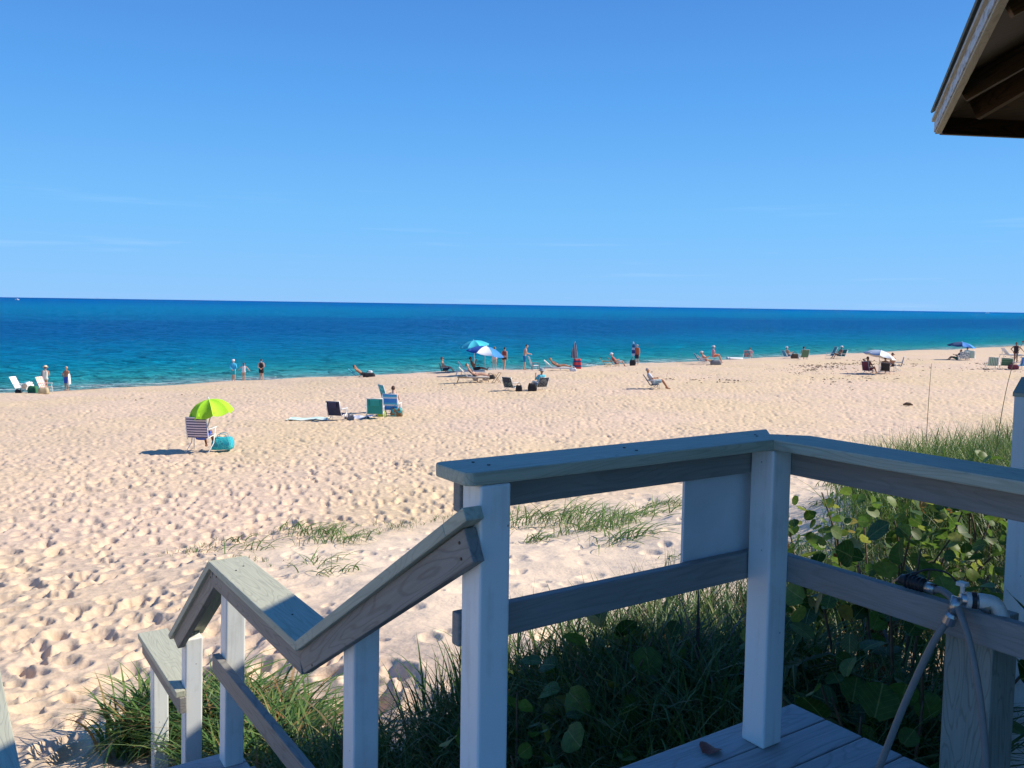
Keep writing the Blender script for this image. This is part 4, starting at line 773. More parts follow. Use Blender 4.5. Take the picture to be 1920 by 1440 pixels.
def pose(kind, arms='down', rec=None, sh=.25, step=0.0, look=0.0):
    """joints in metres; x is forward, z up; a standing adult of 1.72 m"""
    J = {}; V3 = Vector
    if kind == 'stand':
        P = V3((0, 0, .92)); t = R(rec or 0); C = P + V3((math.sin(t), 0, math.cos(t))) * .44
        J.update(kl=(.03 + step, .09, .49), kr=(.03 - step, -.09, .49), al=(-.02 + step * 1.4, .10, .09), ar=(-.02 - step * 1.6, -.10, .09)); toe = .16
    elif kind == 'sit':
        P = V3((-.10, 0, sh + .09)); t = R(rec if rec is not None else 22); C = P + V3((-math.sin(t), 0, math.cos(t))) * .44
        J.update(kl=(.36, .13, sh + .22), kr=(.37, -.13, sh + .21), al=(.60, .14, .09), ar=(.62, -.13, .09)); toe = .14
    else:                                                        # reclining
        P = V3((-.05, 0, sh + .09)); t = R(rec if rec is not None else 52); C = P + V3((-math.sin(t), 0, math.cos(t))) * .44
        kz = sh + .16 if kind == 'recline' else sh + .06
        J.update(kl=(.38, .10, kz), kr=(.37, -.10, kz - .03), al=(.80, .11, max(.09, sh + .04 if kind == 'recline' else .09)), ar=(.79, -.12, max(.09, sh + .04 if kind == 'recline' else .09))); toe = .05
    ax = (C - P).normalized(); side = V3((0, 1, 0))
    hd = (ax + V3((0.12 if kind != 'stand' else 0.02, 0, .9))).normalized() if kind != 'stand' else (ax + V3((look, 0, 0))).normalized()
    J.update(P=P, C=C, N=C + ax * .11 + hd * .02, H=C + ax * .10 + hd * .19, hd=hd, ax=ax)
    f_ = V3((ax.z, 0, -ax.x))                                   # chest forward
    for s_, k in ((1, 'l'), (-1, 'r')):
        J['h' + k] = P + side * s_ * .095 - ax * .02; S = C + side * s_ * .185 + ax * .04; J['s' + k] = S
        A = arms if isinstance(arms, str) else arms[0 if k == 'l' else 1]
        if A == 'down': E, W_ = S + side * s_ * .05 - ax * .29 - f_ * .02, S + side * s_ * .06 - ax * .53 + f_ * .06
        elif A == 'back': E, W_ = S + side * s_ * .09 - ax * .27 - f_ * .10, S - side * s_ * .13 - ax * .44 - f_ * .14
        elif A == 'out': E, W_ = S + side * s_ * .20 - ax * .18, S + side * s_ * .36 - ax * .38
        elif A == 'hip': E, W_ = S + side * s_ * .20 - ax * .23 - f_ * .05, S + side * s_ * .03 - ax * .42 + f_ * .05
        elif A == 'head': E, W_ = S + side * s_ * .22 + ax * .14 + f_ * .06, J['H'] + side * s_ * .05 - hd * .01 - f_ * .11
        elif A == 'fwd': E, W_ = S + side * s_ * .04 - ax * .24 + f_ * .12, S - side * s_ * .04 - ax * .26 + f_ * .36
        elif A == 'lap': E, W_ = S + side * s_ * .07 - ax * .26 + f_ * .06, S - side * s_ * .06 - ax * .36 + f_ * .26
        elif A == 'read': E, W_ = S + side * s_ * .06 - ax * .24 + f_ * .12, S - side * s_ * .03 - ax * .05 + f_ * .32
        elif A == 'rest': E, W_ = S + side * s_ * .10 - ax * .26 + f_ * .02, S + side * s_ * .11 - ax * .30 + f_ * .27
        J['e' + k], J['w' + k] = E, W_
        J['t' + k] = V3(J['a' + k]) + V3((toe, .03 * s_, -.05 if toe > .1 else .12))
    return {k: Vector(v) for k, v in J.items()}
SKINS = {}
def skin(c): return plain(c, rough=.5, var=.08, scale=8, spec=.35)
FAIR, TAN, BRN, PALE = (.55, .31, .21), (.40, .19, .105), (.24, .105, .06), (.62, .38, .28)
def person(label, xy, heading, J, sk=TAN, wear=(), hair=(.05, .03, .02), hat=None, long_hair=False, scale=1.0, dz=0.0, group='people on the beach'):
    x, y = xy; root = empty('person', (x, y, gz(x, y) + dz), R(heading)); root.scale = (scale,) * 3; tag(root, label, 'person', group)
    mb = MB(); g = J; side = Vector((0, 1, 0)); ax = g['ax']; hd = g['hd']; fwd_h = Vector((hd.z, 0, -hd.x))
    rcone(mb, g['hl'], g['hr'], .105, .105)
    for s_ in (-1, 1): rcone(mb, g['P'] + side * s_ * .05, g['C'] + side * s_ * .075, .105, .105)
    rcone(mb, g['sl'] - side * .03, g['sr'] + side * .03, .068, .068); rcone(mb, g['C'], g['N'], .09, .056); rcone(mb, g['N'], g['H'] - hd * .04, .056, .056)
    rcone(mb, g['H'] - hd * .045 + fwd_h * .015, g['H'] + hd * .03, .068, .088); rcone(mb, g['H'] - hd * .085 + fwd_h * .045, g['H'] - hd * .06 + fwd_h * .03, .035, .045)
    rcone(mb, g['H'] + fwd_h * .08, g['H'] - hd * .025 + fwd_h * .105, .014, .017)                                     # nose
    for s_ in (-1, 1): rcone(mb, g['H'] + side * s_ * .085 + hd * .01, g['H'] + side * s_ * .085 - hd * .03, .018, .014)  # ears
    for k, s_ in (('l', 1), ('r', -1)):
        rcone(mb, g['h' + k], g['k' + k], .088, .056); rcone(mb, g['k' + k], g['k' + k].lerp(g['a' + k], .35), .056, .054); rcone(mb, g['k' + k].lerp(g['a' + k], .35), g['a' + k], .054, .036)
        rcone(mb, g['a' + k] + Vector((-.03, 0, -.04)), g['t' + k], .038, .028)
        rcone(mb, g['s' + k], g['e' + k], .052, .04); rcone(mb, g['e' + k], g['w' + k], .041, .027)
        fd = (g['w' + k] - g['e' + k]).normalized(); rcone(mb, g['w' + k], g['w' + k] + fd * .07, .03, .034, 8)
        pv = fd.cross(side); pv = pv.normalized() if pv.length > .1 else Vector((0, 0, 1))
        for q_ in range(4): rcone(mb, g['w' + k] + fd * .07 + pv * (q_ - 1.5) * .019, g['w' + k] + fd * (.145 - .008 * abs(q_ - 1)) + pv * (q_ - 1.5) * .022 - side * s_ * .02, .0105, .0095, 6)
        rcone(mb, g['w' + k] + fd * .02 + pv * .02, g['w' + k] + fd * .075 + pv * .06, .013, .0105, 6)
    remesh(mb, 'body', skin(sk), root, .017)
    for w in wear:
        kind, mat = w[0], w[1]; mb = MB(); o_ = .014
        if kind in ('shorts', 'brief'):
            rcone(mb, g['hl'], g['hr'], .105 + o_, .105 + o_); rcone(mb, g['P'] - side * .05, g['P'] + side * .05 + ax * .06, .118, .118)
            t_ = .72 if kind == 'shorts' else .12
            for k in 'lr': rcone(mb, g['h' + k], g['h' + k].lerp(g['k' + k], t_), .098 + o_, .078 + o_)
        elif kind in ('shirt', 'suit', 'vest', 'top'):
            lo = .0 if kind in ('shirt', 'suit', 'vest') else .55
            for s_ in (-1, 1): rcone(mb, (g['P'] + side * s_ * .05).lerp(g['C'] + side * s_ * .075, lo), g['C'] + side * s_ * .075, .105 + o_, .105 + o_)
            if kind != 'top': rcone(mb, g['hl'], g['hr'], .105 + o_, .105 + o_)
            if kind in ('shirt', 'vest'): rcone(mb, g['sl'] - side * .03, g['sr'] + side * .03, .068 + o_, .068 + o_); rcone(mb, g['C'], g['N'] - ax * .03, .09 + o_, .058 + o_)
            if kind == 'shirt':
                t_ = w[2] if len(w) > 2 else .6
                for k in 'lr':
                    rcone(mb, g['s' + k], g['s' + k].lerp(g['e' + k], min(1, t_)), .053 + o_, .045 + o_)
                    if t_ > 1: rcone(mb, g['e' + k], g['e' + k].lerp(g['w' + k], t_ - 1), .043 + o_, .034 + o_)
        elif kind == 'dress':
            for s_ in (-1, 1): rcone(mb, g['P'] + side * s_ * .05, g['C'] + side * s_ * .07, .105 + o_, .10 + o_)
            rcone(mb, g['hl'], g['hr'], .105 + o_, .105 + o_)
            for k in 'lr': rcone(mb, g['h' + k], g['h' + k].lerp(g['k' + k], .55), .11, .125)
        remesh(mb, {'brief': 'swim_brief', 'suit': 'swimsuit', 'top': 'swim_top'}.get(kind, kind), mat, root, .024)
    if hair:
        mb = MB(); rcone(mb, g['H'] + hd * .025 - fwd_h * .022, g['H'] + hd * .05 - fwd_h * .01, .093, .086)
        if long_hair: rcone(mb, g['H'] - fwd_h * .05, g['H'] - hd * .2 - fwd_h * .07, .07, .05)
        remesh(mb, 'hair', plain(hair, rough=.7, var=.25, scale=20), root, .024)
    if hat:
        kind, c_ = hat; q_ = hd.to_track_quat('Z', 'Y').to_matrix().to_4x4(); M = Matrix.Translation(g['H'] + hd * .045) @ q_; br = .19 if kind == 'brim' else .112
        pr = [(br, .0), (br + .005, .01), (.112, .022), (.11, .07), (.085, .115), (.02, .128)]
        mb = MB(); mb.lathe(pr, 16, M)
        if kind == 'cap': rcone(mb, g['H'] + hd * .05 + fwd_h * .09, g['H'] + hd * .04 + fwd_h * .17, .03, .02)
        mb.build('hat', plain(c_, rough=.8, var=.12), root, smooth=True)
    return root

# ------------------------------------------------------------------ beach things
def solid(pts, F, name, mat, parent): return add(name, raw_mesh(name, pts, F, mat), parent)
ALU = plain((.62, .63, .64), rough=.35, metal=.4, var=.05); WFRAME = plain((.78, .78, .76), rough=.4, var=.05); WOODF = plain((.45, .30, .16), rough=.6, var=.25, scale=12); DKF = plain((.05, .05, .055), rough=.5)
def beach_chair(label, xy, heading, fab, fab2=None, fr=None, sh=.25, back=.62, rec=24, w=.52, arms=True, group='beach chairs', pouch=None, dz=0.0):
    x, y = xy; root = empty('beach_chair', (x, y, gz(x, y) + dz), R(heading)); tag(root, label, 'chair', group); fr = fr or ALU; fab2 = fab2 or fab
    h = w / 2; A = Vector((-.20, 0, sh - .02)); B = Vector((.26, 0, sh + .04)); t = R(rec); T = A + Vector((-math.sin(t), 0, math.cos(t))) * back
    up_ = Vector((math.sin(t), 0, 0)); sag = .035
    def sheet(name, P0, P1, nrm, mat):
        M, ln = frame(P0, P1, nrm); mb = MB(); n = 6; Vt = []; F = []
        for z_ in (0.0, .008):
            for i in range(n + 1):
                for yy in (-h + .02, 0, h - .02): Vt.append((ln * i / n, yy, z_ - sag * math.sin(math.pi * i / n) * (1 if yy == 0 else .5)))
        m3 = (n + 1) * 3
        for i in range(n):
            for j in range(2):
                a = i * 3 + j; F += [(a, a + 1, a + 4, a + 3), (m3 + a + 3, m3 + a + 4, m3 + a + 1, m3 + a)]
        for i in range(n):
            for j in (0, 2): a = i * 3 + j; F.append((a, a + 3, m3 + a + 3, m3 + a))
        for i in (0, n):
            for j in range(2): a = i * 3 + j; F.append((a, a + 1, m3 + a + 1, m3 + a))
        return add(name, raw_mesh(name, Vt, F, mat, False), root, M)
    bk = sheet('backrest', A + Vector((0, 0, .01)), T, Vector((math.cos(t), 0, math.sin(t))), fab)
    if pouch: bM, ln = frame(A, T, Vector((math.cos(t), 0, math.sin(t)))); pm = MB().box((ln * .55, -h * .55, -.07), (ln * .95, h * .55, -.035)).build('pouch', pouch, bk); pm.parent = bk
    sheet('seat', A + Vector((.015, 0, 0)), B, Vector((0, 0, 1)), fab2)
    r_ = .0125
    for s_ in (-1, 1):
        yv = Vector((0, s_ * h, 0))
        MB().tube([A - Vector((-.03, 0, .04)) + yv, A + yv, T + yv], r_, 6).build('back_tube', fr, root, smooth=True); MB().tube([A + yv, B + yv], r_, 6).build('seat_tube', fr, root, smooth=True)
        MB().tube([B + yv * 1.04 + Vector((-.02, 0, 0)), Vector((.24, 0, -.03)) + yv * 1.04], r_, 6).build('leg', fr, root, smooth=True)
        armz = sh + .23; kp = A + (T - A) * (.24 / max(.3, (T - A).z)) + yv * 1.06; ap = Vector((.22, 0, armz)) + yv * 1.06
        MB().tube([ap, Vector((.10, 0, sh * .5)) + yv * 1.06, Vector((-.26, 0, -.03)) + yv * 1.06], r_, 6).build('leg', fr, root, smooth=True)
        if arms: MB().tube([kp, ap], r_, 6).build('arm_tube', fr, root, smooth=True); MB().box((kp.x + .02, yv.y * 1.06 - .025, armz + .005), (ap.x + .04, yv.y * 1.06 + .025, armz + .028)).build('armrest', WFRAME if fr is not WOODF else WOODF, root)
    MB().tube([T + Vector((0, -h, 0)), T + Vector((0, h, 0))], r_, 6).build('top_bar', fr, root, smooth=True)
    return root
def lounger(label, xy, heading, fab, fr=None, sh=.33, rec=48, w=.6, dz=0.0):
    x, y = xy; root = empty('sun_lounger', (x, y, gz(x, y) + dz), R(heading)); tag(root, label, 'sun lounger', 'sun loungers on the beach'); fr = fr or WFRAME; h = w / 2; t = R(rec)
    A = Vector((-.22, 0, sh)); T = A + Vector((-math.sin(t), 0, math.cos(t))) * .78; B = Vector((1.05, 0, sh))
    board('back_cushion', A, T, w, .055, fab, root, up=Vector((math.cos(t), 0, math.sin(t))), bev=.02); board('seat_cushion', A + Vector((.03, 0, 0)), B, w, .055, fab, root, bev=.02)
    for s_ in (-1, 1):
        board('side_rail', (-.85, s_ * h, sh - .05), (1.08, s_ * h, sh - .05), .035, .045, fr, root)
        for lx, sx in ((-.75, -.12), (.35, .0), (.95, .1)): board('leg', (lx + sx, s_ * h, -.05), (lx, s_ * h, sh - .07), .035, .035, fr, root, up=(1, 0, 0))
        board('prop', (-.62, s_ * h * .8, sh - .05), tuple(A.lerp(T, .7) + Vector((-.02, s_ * h * .8, 0))), .03, .03, fr, root, up=(0, 1, 0))
    board('cross_rail', (.95, -h, .14), (.95, h, .14), .03, .03, fr, root); return root
def umbrella(label, xy, mats, R_=1.1, H_=2.1, tilt=0, tdir=0, dz=0.0, pole=None, drop=.38, vent=True, base=None, dome=False):
    x, y = xy; z0 = gz(x, y); root = empty('beach_umbrella', (x, y, z0 + dz)); tag(root, label, 'umbrella', 'open beach umbrellas'); pole = pole or ALU; n = 8
    kn = Vector((0, 0, H_ - drop - .05)); ax = Matrix.Rotation(R(tdir), 3, 'Z') @ (Matrix.Rotation(R(tilt), 3, 'Y') @ Vector((0, 0, 1)))
    M = Matrix.Translation(kn) @ Matrix.Rotation(R(tdir), 4, 'Z') @ Matrix.Rotation(R(tilt), 4, 'Y') @ Matrix.Rotation(R(-tdir), 4, 'Z')
    MB().tube([(0, 0, -.25) if base is None else base, kn, M @ Vector((0, 0, drop + .02))], .018, 8).build('pole', pole, root, smooth=True)
    prof = [(0, drop), (.25, drop * .93), (.5, drop * .74), (.75, drop * .43), (1.0, 0)]
    if dome: prof = [(0, drop), (.3, drop * .955), (.58, drop * .80), (.82, drop * .48), (1.0, 0)]
    for k in range(n):
        a0, a1 = 2 * math.pi * (k + .5) / n, 2 * math.pi * (k + 1.5) / n; Vt = []; F = []; m = 5
        for th_ in (0, .006):
            for fr_, z_ in prof:
                for i in range(m):
                    u = i / (m - 1); rad = R_ * fr_ * (1 - .30 * u * (1 - u) * (fr_ ** 2)); c0 = Vector((math.cos(a0), math.sin(a0))); c1 = Vector((math.cos(a1), math.sin(a1)))
                    d_ = c0.lerp(c1, u); Vt.append((d_.x * rad, d_.y * rad, z_ - .06 * 4 * u * (1 - u) * fr_ - th_))
        L_ = len(prof); o_ = L_ * m
        for r_ in range(L_ - 1):
            for i in range(m - 1): a = r_ * m + i; F += [(a, a + m, a + m + 1, a + 1), (o_ + a + 1, o_ + a + m + 1, o_ + a + m, o_ + a)]
        for i in range(m - 1): a = (L_ - 1) * m + i; F.append((a, o_ + a, o_ + a + 1, a + 1))
        add('canopy_panel', raw_mesh('canopy_panel', Vt, F, mats[k % len(mats)], True), root, M)
        mb = MB(); mb.tube([(math.cos(a0) * R_ * f_, math.sin(a0) * R_ * f_, z_ - .014) for f_, z_ in prof], .005, 4); mb.build('rib', pole, root, M)
    MB().lathe([(.02, drop - .01), (.02, drop + .03), (.006, drop + .08)], 8, M).build('finial', pole, root, smooth=True); return root
def closed_umbrella(label, xy, mat, H_=2.0, r_=.16, dz=0.0, lean=0.0):
    x, y = xy; root = empty('closed_umbrella', (x, y, gz(x, y) + dz)); root.rotation_euler = (0, R(lean), 0); tag(root, label, 'umbrella'); MB().tube([(0, 0, -.3), (0, 0, H_)], .018, 8).build('pole', ALU, root, smooth=True)
    Vt = []; F = []; seg = 16; pr = [(.03, H_ - .02), (.09, H_ - .3), (r_ * .8, H_ - .65), (r_, H_ - 1.0), (r_ * .85, H_ - 1.18)]
    for i, (rad, z_) in enumerate(pr):
        for k in range(seg): a = 2 * math.pi * k / seg; q_ = rad * (1 + (.28 if k % 2 else -.2)); Vt.append((q_ * math.cos(a), q_ * math.sin(a), z_))
    for i in range(len(pr) - 1):
        for k in range(seg): a = i * seg + k; b = i * seg + (k + 1) % seg; F.append((a, a + seg, b + seg, b))
    F += [tuple(range(seg)), tuple(reversed(range((len(pr) - 1) * seg, len(pr) * seg)))]
    add('folded_canopy', raw_mesh('folded_canopy', Vt, F, mat), root); MB().lathe([(r_ * .75 + .04, H_ - .72), (r_ * .75 + .045, H_ - .68)], 12).build('tie_strap', mat, root); MB().lathe([(.015, H_), (.008, H_ + .07)], 8).build('finial', WFRAME, root); return root
def bag(label, xy, mat, sx=.36, sy=.2, sz=.3, heading=0, handles=True, kind='beach_bag', cat='bag', dz=0.0, hm=None):
    x, y = xy; root = empty(kind, (x, y, gz(x, y) + dz), R(heading)); tag(root, label, cat); bm = bmesh.new(); bmesh.ops.create_cube(bm, size=1); bmesh.ops.subdivide_edges(bm, edges=bm.edges[:], cuts=4, use_grid_fill=True); rr_ = random.Random(len(label))
    for v in bm.verts:
        c_ = v.co.copy(); f_ = 1 - .16 * (c_.z + .5) + .18 * math.sin((c_.z + .5) * 3.14); v.co = Vector((c_.x * sx * f_, c_.y * sy * f_ * 1.05, (c_.z + .46) * sz - (.06 * sz * (1 - abs(c_.x) * 2) if c_.z > .4 else 0))) + Vector((rr_.uniform(-.012, .012), rr_.uniform(-.012, .012), rr_.uniform(-.01, .01)))
    me = bpy.data.meshes.new('shell'); bm.to_mesh(me); bm.free(); me.materials.append(mat); me.polygons.foreach_set('use_smooth', [True] * len(me.polygons)); add('shell', me, root)
    if handles:
        for s_ in (-1, 1): MB().tube(smoothp([(-sx * .25, s_ * sy * .32, sz * .9), (-sx * .18, s_ * sy * .4, sz * 1.25), (sx * .18, s_ * sy * .4, sz * 1.25), (sx * .25, s_ * sy * .32, sz * .9)], 4), .009, 6).build('handle', hm or mat, root, smooth=True)
    return root
def towel(label, xy, mat, lx=1.5, ly=.8, heading=0, bumpy=.03):
    x, y = xy; root_z = gz(x, y); nx, ny = 18, 10; Vt = []; F = []; c_, s_ = math.cos(R(heading)), math.sin(R(heading)); rr_ = random.Random(len(label)); ph = rr_.uniform(0, 6)
    for t_ in (0, .015):
        for i in range(nx + 1):
            for j in range(ny + 1):
                u, v = (i / nx - .5) * lx, (j / ny - .5) * ly; wx, wy = u * c_ - v * s_, u * s_ + v * c_
                Vt.append((u, v, gz(x + wx, y + wy) - root_z + .035 + t_ + bumpy * math.sin(u * 7 + ph) * math.cos(v * 9)))
    m = (nx + 1) * (ny + 1)
    for i in range(nx):
        for j in range(ny): a = i * (ny + 1) + j; F += [(a, a + 1, a + ny + 2, a + ny + 1), (m + a + ny + 1, m + a + ny + 2, m + a + 1, m + a)]
    for i in range(nx):
        for j in (0, ny): a = i * (ny + 1) + j; F.append((a, a + ny + 1, m + a + ny + 1, m + a))
    for j in range(ny):
        for i in (0, nx): a = i * (ny + 1) + j; F.append((a, a + 1, m + a + 1, m + a))
    o = add('towel', raw_mesh('towel', Vt, F, mat, True)); o.location = (x, y, root_z); o.rotation_euler = (0, 0, R(heading)); tag(o, label, 'towel'); return o
def drape(label, xy, heading, mat, sx=.5, sy=.55, top=.55, dz=0.0):
    """a cloth thrown over something: falls on both sides"""
    x, y = xy; n, m = 12, 10; Vt = []; F = []; rr_ = random.Random(len(label))
    for t_ in (0, .012):
        for i in range(n + 1):
            u = i / n * 2 - 1
            for j in range(m + 1):
                v = j / m * 2 - 1; z_ = top * (1 - .62 * abs(u) ** 2.2) - .08 * abs(v) ** 3 + .03 * math.sin(v * 9 + u * 3); Vt.append((u * sx / 2 * (1 - .15 * abs(v)), v * sy / 2, z_ + t_ + .02 * math.sin(u * 8)))
    k = (n + 1) * (m + 1)
    for i in range(n):
        for j in range(m): a = i * (m + 1) + j; F += [(a, a + m + 1, a + m + 2, a + 1), (k + a + 1, k + a + m + 2, k + a + m + 1, k + a)]
    o = add('draped_towel', raw_mesh('draped_towel', Vt, F, mat, True)); o.location = (x, y, gz(x, y) + dz); o.rotation_euler = (0, 0, R(heading)); tag(o, label, 'towel'); return o
def off(k, dx=0.0, dy=0.0): return (PL[k][0] + dx, PL[k][1] + dy)
C_ = lambda r, g, b: plain((r, g, b), rough=.8, var=.10)
WHT, NAVY, BLUE, AQUA, TEAL, TURQ, GRN, LIME, RED, ORG, YEL, BLK, GRY, PNK, KHA = C_(.78, .78, .77), C_(.025, .03, .075), C_(.03, .10, .50), C_(.04, .38, .55), C_(.015, .19, .21), C_(.03, .42, .52), C_(.03, .16, .08), C_(.40, .72, .03), C_(.45, .05, .04), C_(.62, .18, .07), C_(.68, .48, .08), C_(.022, .022, .026), C_(.20, .20, .21), C_(.62, .30, .32), C_(.45, .36, .22)

# left group by the water
beach_chair('tall white beach chair leaning back, furthest left by the water', off('w_chair'), -8, WHT, fr=WFRAME, sh=.34, back=.86, rec=30, w=.6)
drape('white towel thrown over the front of the furthest left chair', off('w_chair', .55, -.15), -8, WHT, .75, .6, .72)
bag('dark green bag hanging low beside the left white chair', off('green_bag', .15, 0), GRN, .5, .3, .5)
bag('small black bag under the furthest left white chair', off('w_chair', -.05, -.25), BLK, .3, .2, .26)
beach_chair('white framed beach chair with pink and white striped back, near the straw hat person', off('pink_chair'), -14, stripes((.75, .34, .26), (.80, .70, .64), .16, 1, .6), fr=WFRAME, sh=.40, back=.74, rec=26, w=.58)
bag('pale straw tote standing before the pink striped chair', off('tote'), KHA, .5, .3, .42, 10)
person('person in straw hat and pale top standing behind the pink striped chair', off('straw_person', -.68, .6), 100, pose('stand', ('down', 'fwd'), rec=10), TAN, [('suit', C_(.48, .48, .45))], hair=(.1, .06, .03), hat=('brim', (.72, .60, .38)))
person('bare chested man in bright blue trunks holding a white towel at the shoreline', off('trunks_man'), 255, pose('stand', ('down', 'hip')), TAN, [('shorts', BLUE)], hair=(.5, .45, .4))
tw = drape('white towel over the arm of the man in blue trunks', off('trunks_man', .30, -.22), 0, WHT, .14, .3, 1.2)
tw.scale = (1, 1, 1)
# three at the water's edge
person('person in cyan long sleeved shirt, turquoise shorts and white cap at the shoreline', off('cyan_person'), 92, pose('stand', 'back'), FAIR, [('shirt', C_(.05, .45, .70), 1.8), ('shorts', TURQ)], hair=(.4, .38, .35), hat=('cap', (.8, .8, .8)))
person('small girl in white swimsuit with arms spread at the shoreline', off('girl'), 95, pose('stand', 'out', step=.03), FAIR, [('suit', C_(.72, .70, .72))], hair=(.12, .05, .03), long_hair=True, scale=.84)
person('woman in black dress with hands behind her back at the shoreline', off('black_woman'), 92, pose('stand', 'back'), FAIR, [('dress', BLK)], hair=(.04, .03, .025))
# the lime umbrella
beach_chair('tall white framed chair with navy striped webbing under the lime umbrella', off('stripe_chair'), 84, stripes((.05, .05, .12), (.70, .62, .66), .075, 0, .46, (.50, .44, .52)), fr=WFRAME, sh=.40, back=.60, rec=10, w=.62, pouch=None)
umbrella('bright lime green umbrella clamped to the striped chair', off('stripe_chair', .27, .1), [LIME, C_(.34, .66, .02)], R_=.63, H_=1.50, tilt=10, tdir=195, drop=.42, dome=True, base=(-.2, -.05, .3), pole=WFRAME)
person('person sitting hidden in the striped chair, only legs showing', off('stripe_chair', .02, .06), 84, pose('sit', 'lap', rec=14, sh=.40), BRN, [('shorts', BLUE), ('shirt', BLUE)], hair=(.05, .03, .02), scale=.82)
bag('turquoise beach bag standing right of the striped chair', off('teal_bag'), blotch((.01, .36, .46), (.05, .50, .52), 9, (.02, .25, .35)), .52, .32, .34, 5, hm=AQUA)
# man lying, left of centre
beach_chair('low blue beach chair under the man lying with hands behind his head', off('man_lying', -.55), 2, AQUA, sh=.17, back=.72, rec=52, arms=False, fr=DKF)
person('man in dark shorts lying back with hands behind his head near the water', off('man_lying', -.30), 2, pose('lie', 'head', rec=54, sh=.17), TAN, [('shorts', BLK)], hair=(.10, .08, .07))
bag('black beach bag on the sand in front of the lying man', off('blackbag'), BLK, .75, .3, .34, 10)
bag('round white cap resting on the black beach bag', off('blackbag', .08), WHT, .24, .22, .16, handles=False, kind='white_hat', cat='hat', dz=.33)
# four chairs on the mid beach
beach_chair('navy folding chair with its back turned, left of the white towel stripes', off('navy_chair'), 76, NAVY, C_(.02, .025, .06), sh=.22, back=.60, rec=20, w=.56, pouch=C_(.03, .035, .09))
towel('white and pale green striped towel spread left of the navy chair', off('towel_white'), stripes((.72, .78, .74), (.42, .66, .54), .3, 1, .6), 1.5, .9, 4)
towel('pale blue towel spread between the navy and the green chair', off('towel_blue'), stripes((.45, .48, .62), (.62, .64, .72), .2, 0, .5), 1.0, .8, -6, .06)
bag('small grey pouch and shoes right of the navy chair', off('navy_chair', .52, -.02), GRY, .22, .18, .22, 0)
beach_chair('dark green folding chair with its back turned beside the blue and white chair', off('green_chair'), 96, C_(.015, .25, .25), sh=.24, back=.62, rec=14, w=.62, fr=WFRAME, pouch=C_(.02, .30, .30))
beach_chair('teal patterned high chair half hidden behind the blue and white chair', off('teal_chair', .2), 30, blotch((.02, .24, .28), (.04, .40, .44), 9, (.12, .52, .55)), sh=.40, back=.78, rec=18, w=.6, fr=WFRAME)
beach_chair('blue and white striped chair with its back turned, right of the green chair', off('bw_chair'), 82, stripes((.04, .24, .66), (.60, .66, .74), .30, 0, .55, (.06, .42, .66)), C_(.05, .2, .5), sh=.28, back=.66, rec=12, w=.60, fr=WFRAME)
person('brown haired woman with a white headband sitting in the blue and white chair', off('bw_chair', .02, .28), 92, pose('sit', 'read', rec=6, sh=.36), PALE, [('suit', C_(.55, .42, .36))], hair=(.11, .05, .03), hat=None, scale=.92)
bag('lime green bag between the green chair and the blue and white chair', off('lime_bag'), C_(.36, .50, .04), .3, .2, .26, 0)
bag('aqua mesh bag with brown towel right of the blue and white chair', off('mesh_bag'), blotch((.05, .40, .42), (.22, .12, .05), 8), .42, .26, .36, 0, hm=AQUA)
# centre: low seat man, umbrellas and loungers
beach_chair('low dark beach chair facing right, left of the two umbrellas', off('cap_man', -.1), 0, C_(.05, .09, .13), sh=.17, back=.60, rec=18, fr=DKF)
person('man in grey cap sitting low with knees up, left of the two umbrellas', off('cap_man', -.02), 0, pose('sit', 'lap', rec=16, sh=.18), FAIR, [('shorts', C_(.05, .06, .1))], hair=(.06, .05, .04), hat=('cap', (.10, .10, .11)))
umbrella('turquoise umbrella with pale valance behind the dark blue umbrella', off('turq_umb', -.15), [TURQ, C_(.04, .50, .62), TURQ, C_(.03, .36, .48), C_(.04, .42, .55), C_(.06, .52, .62), C_(.05, .55, .66), TURQ], R_=1.15, H_=2.3, tilt=8, tdir=200, drop=.42)
umbrella('dark blue umbrella with one white panel over the loungers', off('blue_umb'), [C_(.03, .22, .62), C_(.03, .22, .62), C_(.015, .09, .36), C_(.015, .09, .36), C_(.015, .08, .34), C_(.70, .74, .78), C_(.04, .24, .62), C_(.04, .26, .66)], R_=1.38, H_=1.98, tilt=10, tdir=10, drop=.52)
lounger('white cushioned lounger in the shade of the dark blue umbrella', off('loungerA', .1), 4, WHT, rec=40)
person('tanned person resting in the shade under the dark blue umbrella', off('loungerA', .55), 4, pose('recline', ('lap', 'read'), rec=28, sh=.36), BRN, [('shorts', BLK)], hair=(.03, .02, .02))
lounger('wooden framed lounger with cream cushion in front of the umbrella pole', off('loungerB', -.25), 4, C_(.72, .66, .58), fr=WOODF, rec=44)
person('sunbather lying on the wooden framed lounger in front', off('loungerB', -.02), 4, pose('recline', 'down', rec=46, sh=.36), FAIR, [('brief', C_(.1, .09, .1)), ('top', C_(.1, .09, .1))], hair=(.2, .11, .05))
cart = empty('beach_cart', (*off('cart'), gz(*off('cart')))); tag(cart, 'low beach cart with two grey balloon wheels beside the wooden lounger', 'cart')
for cx in (-.28, .34):
    mb = MB(); M = Matrix.Translation((cx, -.05, .19)) @ Matrix.Rotation(R(90), 4, 'X'); wv = mb.lathe([(.10, -.05), (.18, -.045), (.20, 0), (.18, .045), (.10, .05)], 16, M).build('wheel', C_(.30, .29, .30), cart, smooth=True)
    MB().lathe([(.06, -.06), (.06, .06)], 10, M).build('hub', WFRAME, wv)
MB().box((-.45, .05, .22), (.5, .45, .26)).build('tray', WFRAME, cart); MB().tube([(-.45, .25, .24), (-.75, .25, .5)], .015, 6).build('handle', ALU, cart)
bag('black bag on the sand right of the beach cart', off('blackbag2'), BLK, .5, .28, .30, 8)
